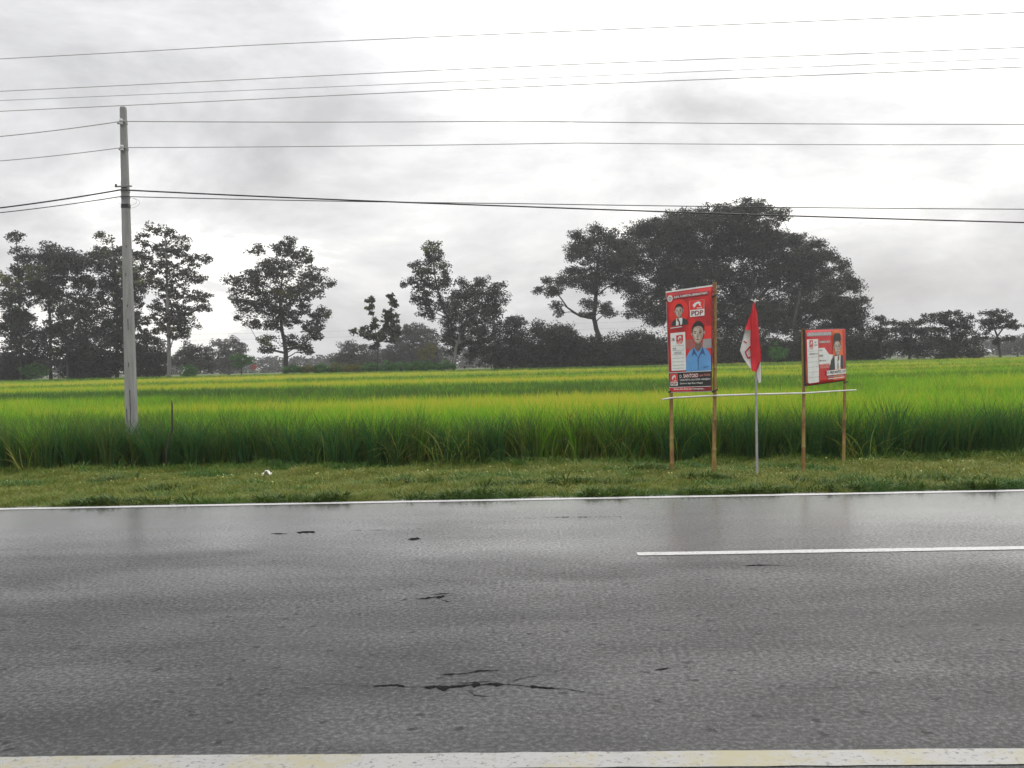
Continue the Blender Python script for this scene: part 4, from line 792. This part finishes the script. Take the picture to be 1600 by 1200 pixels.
sh = pn.sheet('banner_sheet', banner_mat(), bn)
pn.art('hem', [('rect', (0, .986, 1, 1), WHITE, 1), ('rect', (0, 0, 1, .008), GREY, 1), ('rect', (0, .008, .012, .986), GREY, 1), ('rect', (.985, .008, 1, .986), DRED, 1)], sh)
pn.art('slogan', [('oval', (.09, .925, .058, .032), WHITE, 1), ('oval', (.09, .925, .038, .021), GREY, 2), ('text', ('16', .066, .915, .112, .935, .02), WHITE, 3),
                  ('rect', (.165, .910, .92, .948), DRED, 1), ('text', ('JUJUR, KOMPETEN, BERMARTABAT.', .175, .917, .91, .943, .02), WHITE, 2)], sh)
pn.art('emblem', emblem(.515, .785, .835, .875, 1) + [('rect', (.53, .722, .835, .785), WHITE, 1), ('text', ('PDP', .56, .731, .81, .776, .025), DRED, 2)], sh)
pn.art('portrait', [('oval', (.28, .78, .22, .13), BRED, 1), ('poly', [(.10, .655), (.13, .70), (.22, .725), (.36, .725), (.46, .70), (.49, .655)], SUIT, 2), ('poly', [(.21, .655), (.22, .725), (.36, .725), (.35, .655)], WHITE, 3),
                    ('poly', [(.275, .655), (.28, .70), (.30, .70), (.31, .655)], SUIT, 6)] + face(.285, .795, .095, .062, 3)
       + [('rect', (.07, .628, .36, .645), TAN, 3), ('poly', [(.09, .630), (.34, .637), (.34, .643), (.09, .637)], WHITE, 4)], sh, 'small portrait in dark suit on red')
lines = [('rect', (.10, .455, .385, .459), GREY, 2)] + [('rect', (.11, v, .38, v + .0035), GREY, 2) for v in (.41, .37, .335, .30, .265, .235)]
pn.art('ballot_card', [('rect', (.075, .215, .415, .585), WHITE, 1), ('text', ('16', .11, .505, .17, .54, .03), BLACK, 2), ('text', ('PDP', .215, .470, .35, .492, .02), BRED, 2), ('text', ('PDP', .12, .418, .20, .440, .01), BLACK, 2), ('text', ('SANTOSO', .15, .378, .32, .398, .01), BLACK, 2)] + lines
       + emblem(.205, .495, .365, .560, 2, RED), sh)
pn.art('portrait', [('rect', (.82, .50, .985, .62), BRED, 1), ('rect', (.42, .42, .60, .51), TAN, 1), ('rect', (.80, .41, .985, .50), GREY, 1), ('rect', (.50, .40, .80, .47), TAN, 1.5),
                    ('poly', [(.41, .200), (.43, .34), (.50, .39), (.60, .425), (.80, .425), (.92, .39), (.975, .34), (.985, .200)], BLUE, 2)] + face(.70, .565, .135, .10, 3)
       + [('poly', [(.60, .43), (.555, .345), (.63, .37), (.70, .325)], BLUED, 3.4), ('poly', [(.80, .43), (.86, .345), (.78, .37), (.70, .325)], BLUED, 3.4), ('poly', [(.69, .325), (.71, .325), (.705, .21), (.695, .21)], BLUED, 3),
          ('poly', [(.70, .33), (.745, .345), (.68, .29)], BLUED, 3.2), ('poly', [(.82, .235), (.93, .245), (.93, .238), (.82, .228)], BLUED, 3)], sh, 'large portrait in light blue collared shirt')
pn.art('name_strip', [('rect', (.012, .055, .985, .198), BLACK, 1), ('rect', (.012, .194, .985, .199), WHITE, 2), ('text', ('D.', .265, .142, .32, .172, .01), WHITE, 2), ('text', ('SANTOSO', .35, .140, .70, .180, .05), BRED, 2), ('text', ('SANTOSO', .353, .143, .697, .177, .012), WHITE, 3),
                      ('text', ('(pak TOSO)', .73, .145, .965, .170, .02), PINK, 2), ('text', ('CALEG PDP No. Urut 2 DAPIL. NGANJUK 4', .265, .108, .965, .130, .015), WHITE, 2), ('text', ('(Sukomoro, Bagor Kulon, Wilangan)', .265, .076, .80, .096, .01), WHITE, 2),
                      ('rect', (.04, .068, .215, .105), WHITE, 2), ('text', ('PDP', .06, .073, .195, .100, .03), DRED, 3)] + emblem(.04, .105, .215, .186, 2), sh)
pn.art('thanks_strip', [('rect', (.012, .010, .985, .050), RED, 1), ('rect', (.55, .010, .985, .050), DRED, 1.6), ('rect', (.012, .050, .985, .054), WHITE, 2), ('text', ('Mohon Doa Restu dan Dukungannya...', .12, .020, .84, .043, .015), WHITE, 3)], sh)
for c in ((2.282, 13.97, 1.13), (2.31, 13.975, 2.45), (1.745, 14.53, 1.12), (1.735, 14.53, 2.45)):
    m = MB(); m.tube([Vector(c) - BO + Vector(d) for d in ((-.04, -.035, -.02), (0, -.045, 0), (.04, -.01, .015), (.03, .05, .01))], .011, 6); m.build('tie', M_DARK, bn, True)

SO = Vector((4.0, 14.65, -0.08))
sn = tag(empty('campaign_sign', SO), 'small red and white campaign sign with one portrait', 'sign')
for k, pts in enumerate(([(3.531, 14.14, -0.25), (3.545, 14.14, 0.5), (3.557, 14.14, 1.0), (3.560, 14.14, 1.97)], [(4.411, 15.24, -0.25), (4.43, 15.24, 0.5), (4.446, 15.24, 1.0), (4.452, 15.24, 1.96)])):
    m = MB(); bamboo(m, [Vector(p) - SO for p in pts], .027, .022, seed=7 + k); m.build('post', bamboo_mat('bamboo_b%d' % k, BC, k + 4), sn, True)
ps = Panel((3.585, 14.09, 1.942), (4.445, 15.19, 1.974), (4.452, 15.19, 1.202), (3.590, 14.09, 1.171), 0.004, SO)
ss = ps.sheet('sign_board', ink('sign_red', (0.55, 0.02, 0.025)), sn)
m = MB()
for a, b in (((-.012, -.01), (-.012, 1.01)), ((1.0, 0), (1.0, 1.0))): m.tube([ps(*a, -.015), ps(*b, -.015)], .016 if a[0] < 0 else .008, 6)
for a, b in (((-.01, -.005), (1, -.005)), ((-.01, 1.003), (1, 1.003))): m.tube([ps(*a, -.01), ps(*b, -.01)], .009, 6)
m.build('frame', plain('frame_dark', (0.03, 0.02, 0.02), 0.7), sn)
ps.art('ballot_card', [('rect', (.02, .03, .29, .83), WHITE, 1)] + emblem(.075, .68, .165, .815, 2, RED) + [('rect', (.20, .76, .24, .785), GREY, 2), ('rect', (.19, .71, .27, .73), GREY, 2), ('rect', (.02, .61, .29, .614), GREY, 2), ('text', ('PRIYANTO, S.H', .07, .54, .27, .575, .01), BLACK, 2), ('text', ('PDP', .08, .645, .16, .668, .01), RED, 2)]
       + [('rect', (.03, v, .285, v + .005), GREY, 2) for v in (.50, .41, .32, .225, .13)], ss)
ps.art('portrait', [('rect', (.66, .03, 1.0, .99), ORNG, 1), ('rect', (.93, .03, 1.0, .99), RED, 2), ('poly', [(.56, .23), (.60, .42), (.70, .50), (.90, .50), (.985, .44), (.985, .23)], SUIT, 2), ('poly', [(.70, .23), (.69, .48), (.86, .50), (.84, .23)], WHITE, 3), ('poly', [(.755, .24), (.76, .36), (.79, .36), (.80, .24)], GREY, 6)]
       + face(.775, .67, .10, .165, 3) + [('poly', [(.675, .775), (.685, .88), (.72, .925), (.83, .925), (.865, .88), (.875, .775), (.84, .80), (.71, .80)], BLACK, 8)], ss, 'portrait in dark jacket and white shirt wearing a black cap')
ps.art('lettering', [('rect', (.02, .885, .64, .955), GREY, 1), ('text', ('CALON ANGGOTA LEGISLATIF', .04, .90, .62, .945, .01), WHITE, 2), ('poly', [(.30, .66), (.44, .66), (.56, .53), (.66, .52), (.62, .40), (.58, .33), (.30, .36)], WHITE, 1), ('rect', (.31, .745, .60, .80), TAN, 1),
                     ('text', ('NOMOR URUT', .32, .75, .59, .79, .01), WHITE, 2), ('text', ('Jujur', .31, .60, .39, .635, .01), BLACK, 2), ('text', ('Peduli', .31, .50, .40, .54, .01), BLACK, 2), ('text', ('Merakyat', .31, .40, .48, .44, .01), BLACK, 2), ('rect', (.31, .28, .56, .36), PINK, 2), ('text', ('DAPIL 4', .32, .295, .54, .345, .01), RED, 3)], ss)
ps.art('name_plate', [('rect', (.47, .135, .985, .225), WHITE, 9), ('text', ('F. PRIYANTO, S.H', .49, .15, .965, .21, .03), BLACK, 10), ('rect', (.52, .06, .95, .075), WHITE, 3), ('rect', (.52, .095, .95, .11), GREY, 3)], ss)
for c in ((3.575, 14.10, 1.19), (4.448, 15.21, 1.17)):
    m = MB(); m.tube([Vector(c) - SO + Vector(d) for d in ((-.035, -.03, -.01), (0, -.04, 0), (.035, -.01, .01), (.02, .06, 0))], .010, 6); m.build('tie', M_DARK, sn, True)

# the white rail lashed across all the posts
m = MB(); bamboo(m, [(1.617, 14.47, 1.0), (1.76, 14.50, 1.02), (2.284, 13.945, 1.06), (2.80, 13.75, 1.073), (3.552, 14.09, 1.062), (4.44, 15.19, 1.045), (4.68, 15.45, 1.04)], .013, .011, 0.4, 8, 3)
tag(m.build('rail', bamboo_mat('whitened_bamboo', [(0.36, 0.33, 0.30), (0.5, 0.48, 0.46), (0.58, 0.57, 0.55), (0.64, 0.63, 0.61)], 9), None, True), 'thin white rail lashed level across the banner, flag and sign posts', 'rail')

# ------------------------------------------------------------------ flag
FO = Vector((2.80, 13.71, -0.08))
fl = tag(empty('flag', FO), 'limp red and white flag on a thin grey pole', 'flag')
m = MB(); bamboo(m, [Vector(p) - FO for p in ((2.797, 13.71, -0.28), (2.808, 13.71, 1.2), (2.805, 13.71, 2.35))], .019, .011, .5, 10, 5)
m.build('pole', plain('grey_pole', (0.30, 0.29, 0.30), 0.6, 0.25, 5), fl, True)
M_FR = plain('flag_red', (0.46, 0.014, 0.022), 0.75, 0.18, 7); M_FW = plain('flag_white', (0.60, 0.59, 0.58), 0.8, 0.08, 7)
def cloth(name, left, right, mat, bow, y0, parent, n=7):
    """a hanging fold between two edge lines given as (x, z) points, bowed out towards the viewer; two-sided with 4 mm thickness"""
    m = MB(); k = len(left); rows = []
    for off in (0, .004):
        for (lx, lz, ly), (rx, rz, ry) in zip(left, right):
            for i in range(n + 1):
                u = i / n; rows.append((lx + (rx - lx) * u, ly + (ry - ly) * u - bow * math.sin(u * 3.1416) - .006 * math.sin(u * 11 + lz * 9) + off + y0, lz + (rz - lz) * u))
    q = [(j * (n + 1) + i, j * (n + 1) + i + 1, (j + 1) * (n + 1) + i + 1, (j + 1) * (n + 1) + i) for j in range(k - 1) for i in range(n)]; N1 = k * (n + 1)
    m.add(rows, q + [tuple(a + N1 for a in f[::-1]) for f in q]); 
    rim = [i for i in range(n + 1)] + [j * (n + 1) + n for j in range(1, k)] + [(k - 1) * (n + 1) + i for i in range(n - 1, -1, -1)] + [j * (n + 1) for j in range(k - 2, 0, -1)]
    m.f += [(rim[i], rim[(i + 1) % len(rim)], rim[(i + 1) % len(rim)] + N1, rim[i] + N1) for i in range(len(rim))]; m.m += [0] * len(rim)
    return m.build(name, mat, parent, True)
S = 13.7 / 1556; fx = lambda px: (px - 1182.0) * S; fz = lambda py: 1.303 + (590 - py) * S + .08
e = lambda l: [(fx(a), fz(b), c) for a, b, c in l]
cloth('flag_cloth', e([(1180, 473, 0), (1176, 494, -.02), (1174, 530, -.03), (1174, 555, -.03), (1175, 579, -.02)]), e([(1182, 473, 0), (1186, 492, -.01), (1189, 530, 0), (1191, 562, 0), (1183, 582, -.01)]), M_FR, .045, -.03, fl)
cloth('flag_cloth', e([(1178, 487, .0), (1172, 502, .02), (1168, 516, .03)]), e([(1180, 484, -.01), (1178, 502, -.01), (1177, 516, -.01)]), M_FR, .02, .0, fl)
wf = cloth('flag_cloth', e([(1168, 516, .03), (1164, 532, .04), (1160, 547, .05), (1165, 560, .04), (1174, 575, .01)]), e([(1177, 516, -.01), (1177, 532, -.01), (1177, 547, -.01), (1177, 560, -.01), (1178, 576, -.01)]), M_FW, .02, .0, fl)
cloth('flag_cloth', e([(1183, 572, .0), (1184, 585, .0), (1186, 596, .0), (1187, 598, 0)]), e([(1191, 560, .0), (1191, 580, .01), (1191, 594, .01), (1190, 598, .01)]), M_FW, .02, .0, fl)
m = MB()
for a, b in (((1167, 550), (1175, 541)), ((1175, 541), (1176, 557)), ((1176, 557), (1171, 560)), ((1171, 560), (1167, 550)), ((1165, 533), (1169, 536))):
    m.tube([(fx(a[0]), -.016 + .02 * (1177 - a[0]) / 17, fz(a[1])), (fx(b[0]), -.016 + .02 * (1177 - b[0]) / 17, fz(b[1]))], .009, 6)
m.build('lettering', M_FR, wf)
m = MB()
for d in ((-.05, .0, .03), (.05, -.01, .01), (-.02, -.03, -.16), (.02, .02, .04)): m.tube([(.005, -.01, 2.415), (.005 + d[0] * .6, d[1] - .01, 2.415 + d[2] * .4 + .015), (.005 + d[0], d[1] - .02, 2.415 + d[2])], .008, 5)
m.build('ribbon', M_FW, fl)

# ------------------------------------------------------------------ stick, scraps, far round sign
m = MB(); m.tube([(-6.52, 16.55, -0.3), (-6.50, 16.56, 0.25), (-6.40, 16.58, 0.6), (-6.39, 16.58, 1.02), (-6.40, 16.6, 1.08)], [.020, .019, .017, .014, .008], 8)
tag(m.build('stake', plain('dark_wood', (0.035, 0.028, 0.022), 0.85, 0.4, 14), None, True), 'thin dark crooked stake at the rice edge right of the utility pole', 'stake')
def scrap(name, x, y, sx, sy, hgt, seed, mat, label, cat):
    r = random.Random(seed); m = MB(); n = 5; z0 = vz(x, y) + 0.035
    g = [((i / n - .5) * sx + r.uniform(-.1, .1) * sx / n, (j / n - .5) * sy + r.uniform(-.1, .1) * sy / n, hgt * r.random() * (1 - abs(i / n - .5)) + (0 if k == 0 else -.006)) for k in (0, 1) for i in range(n + 1) for j in range(n + 1)]
    q = [(i * (n + 1) + j, (i + 1) * (n + 1) + j, (i + 1) * (n + 1) + j + 1, i * (n + 1) + j + 1) for i in range(n) for j in range(n)]
    m.add(g[:36], q); m.add([(a, b, c) for a, b, c in [(p[0], p[1], p[2] - .008) for p in g[:36]]], [f[::-1] for f in q])
    return tag(m.build(name, mat, None, False, (x, y, z0)), label, cat)
scrap('litter', -4.38, 15.1, 0.13, 0.12, 0.09, 2, plain('white_plastic', (0.72, 0.70, 0.66), 0.5), 'crumpled white plastic scrap lying on the verge left of centre', 'litter')
scrap('litter', -3.36, 15.75, 0.12, 0.04, 0.03, 5, plain('pale_husk', (0.55, 0.48, 0.30), 0.8), 'small pale dry husk on the verge below the rice edge', 'litter')
rs = tag(empty('round_sign', (-42.0, 140, -0.15)), 'tiny faded red round sign beside the trunk of the lone tree', 'sign')
m = MB(); m.tube([(0, 0.05, -.2), (0, 0.05, 2.3)], .04, 8); m.build('post', M_STEEL, rs)
m = MB(); m.tube([(0, 0, 1.85), (0, -.05, 1.85)], [.43, .43], 20); m.build('disc', plain('faded_red', (0.46, 0.13, 0.13), 0.7), rs)

# ------------------------------------------------------------------ haze: thin damp air round everything
hz = MB(); hz.box((0, 0, 14.0), (2500, 2500, 31.0)); hb = hz.build('haze', None)
hm = bpy.data.materials.new('haze_air'); hm.use_nodes = True; ht_ = hm.node_tree; ht_.nodes.clear()
pv = ht_.nodes.new('ShaderNodeVolumePrincipled'); pv.inputs['Color'].default_value = (0.93, 0.94, 0.95, 1); pv.inputs['Density'].default_value = 0.00045; pv.inputs['Anisotropy'].default_value = 0.2
ho = ht_.nodes.new('ShaderNodeOutputMaterial'); ht_.links.new(pv.outputs[0], ho.inputs['Volume'])
hb.data.materials.clear(); hb.data.materials.append(hm); tag(hb, 'thin pale damp haze over the fields', 'haze', kind='stuff')
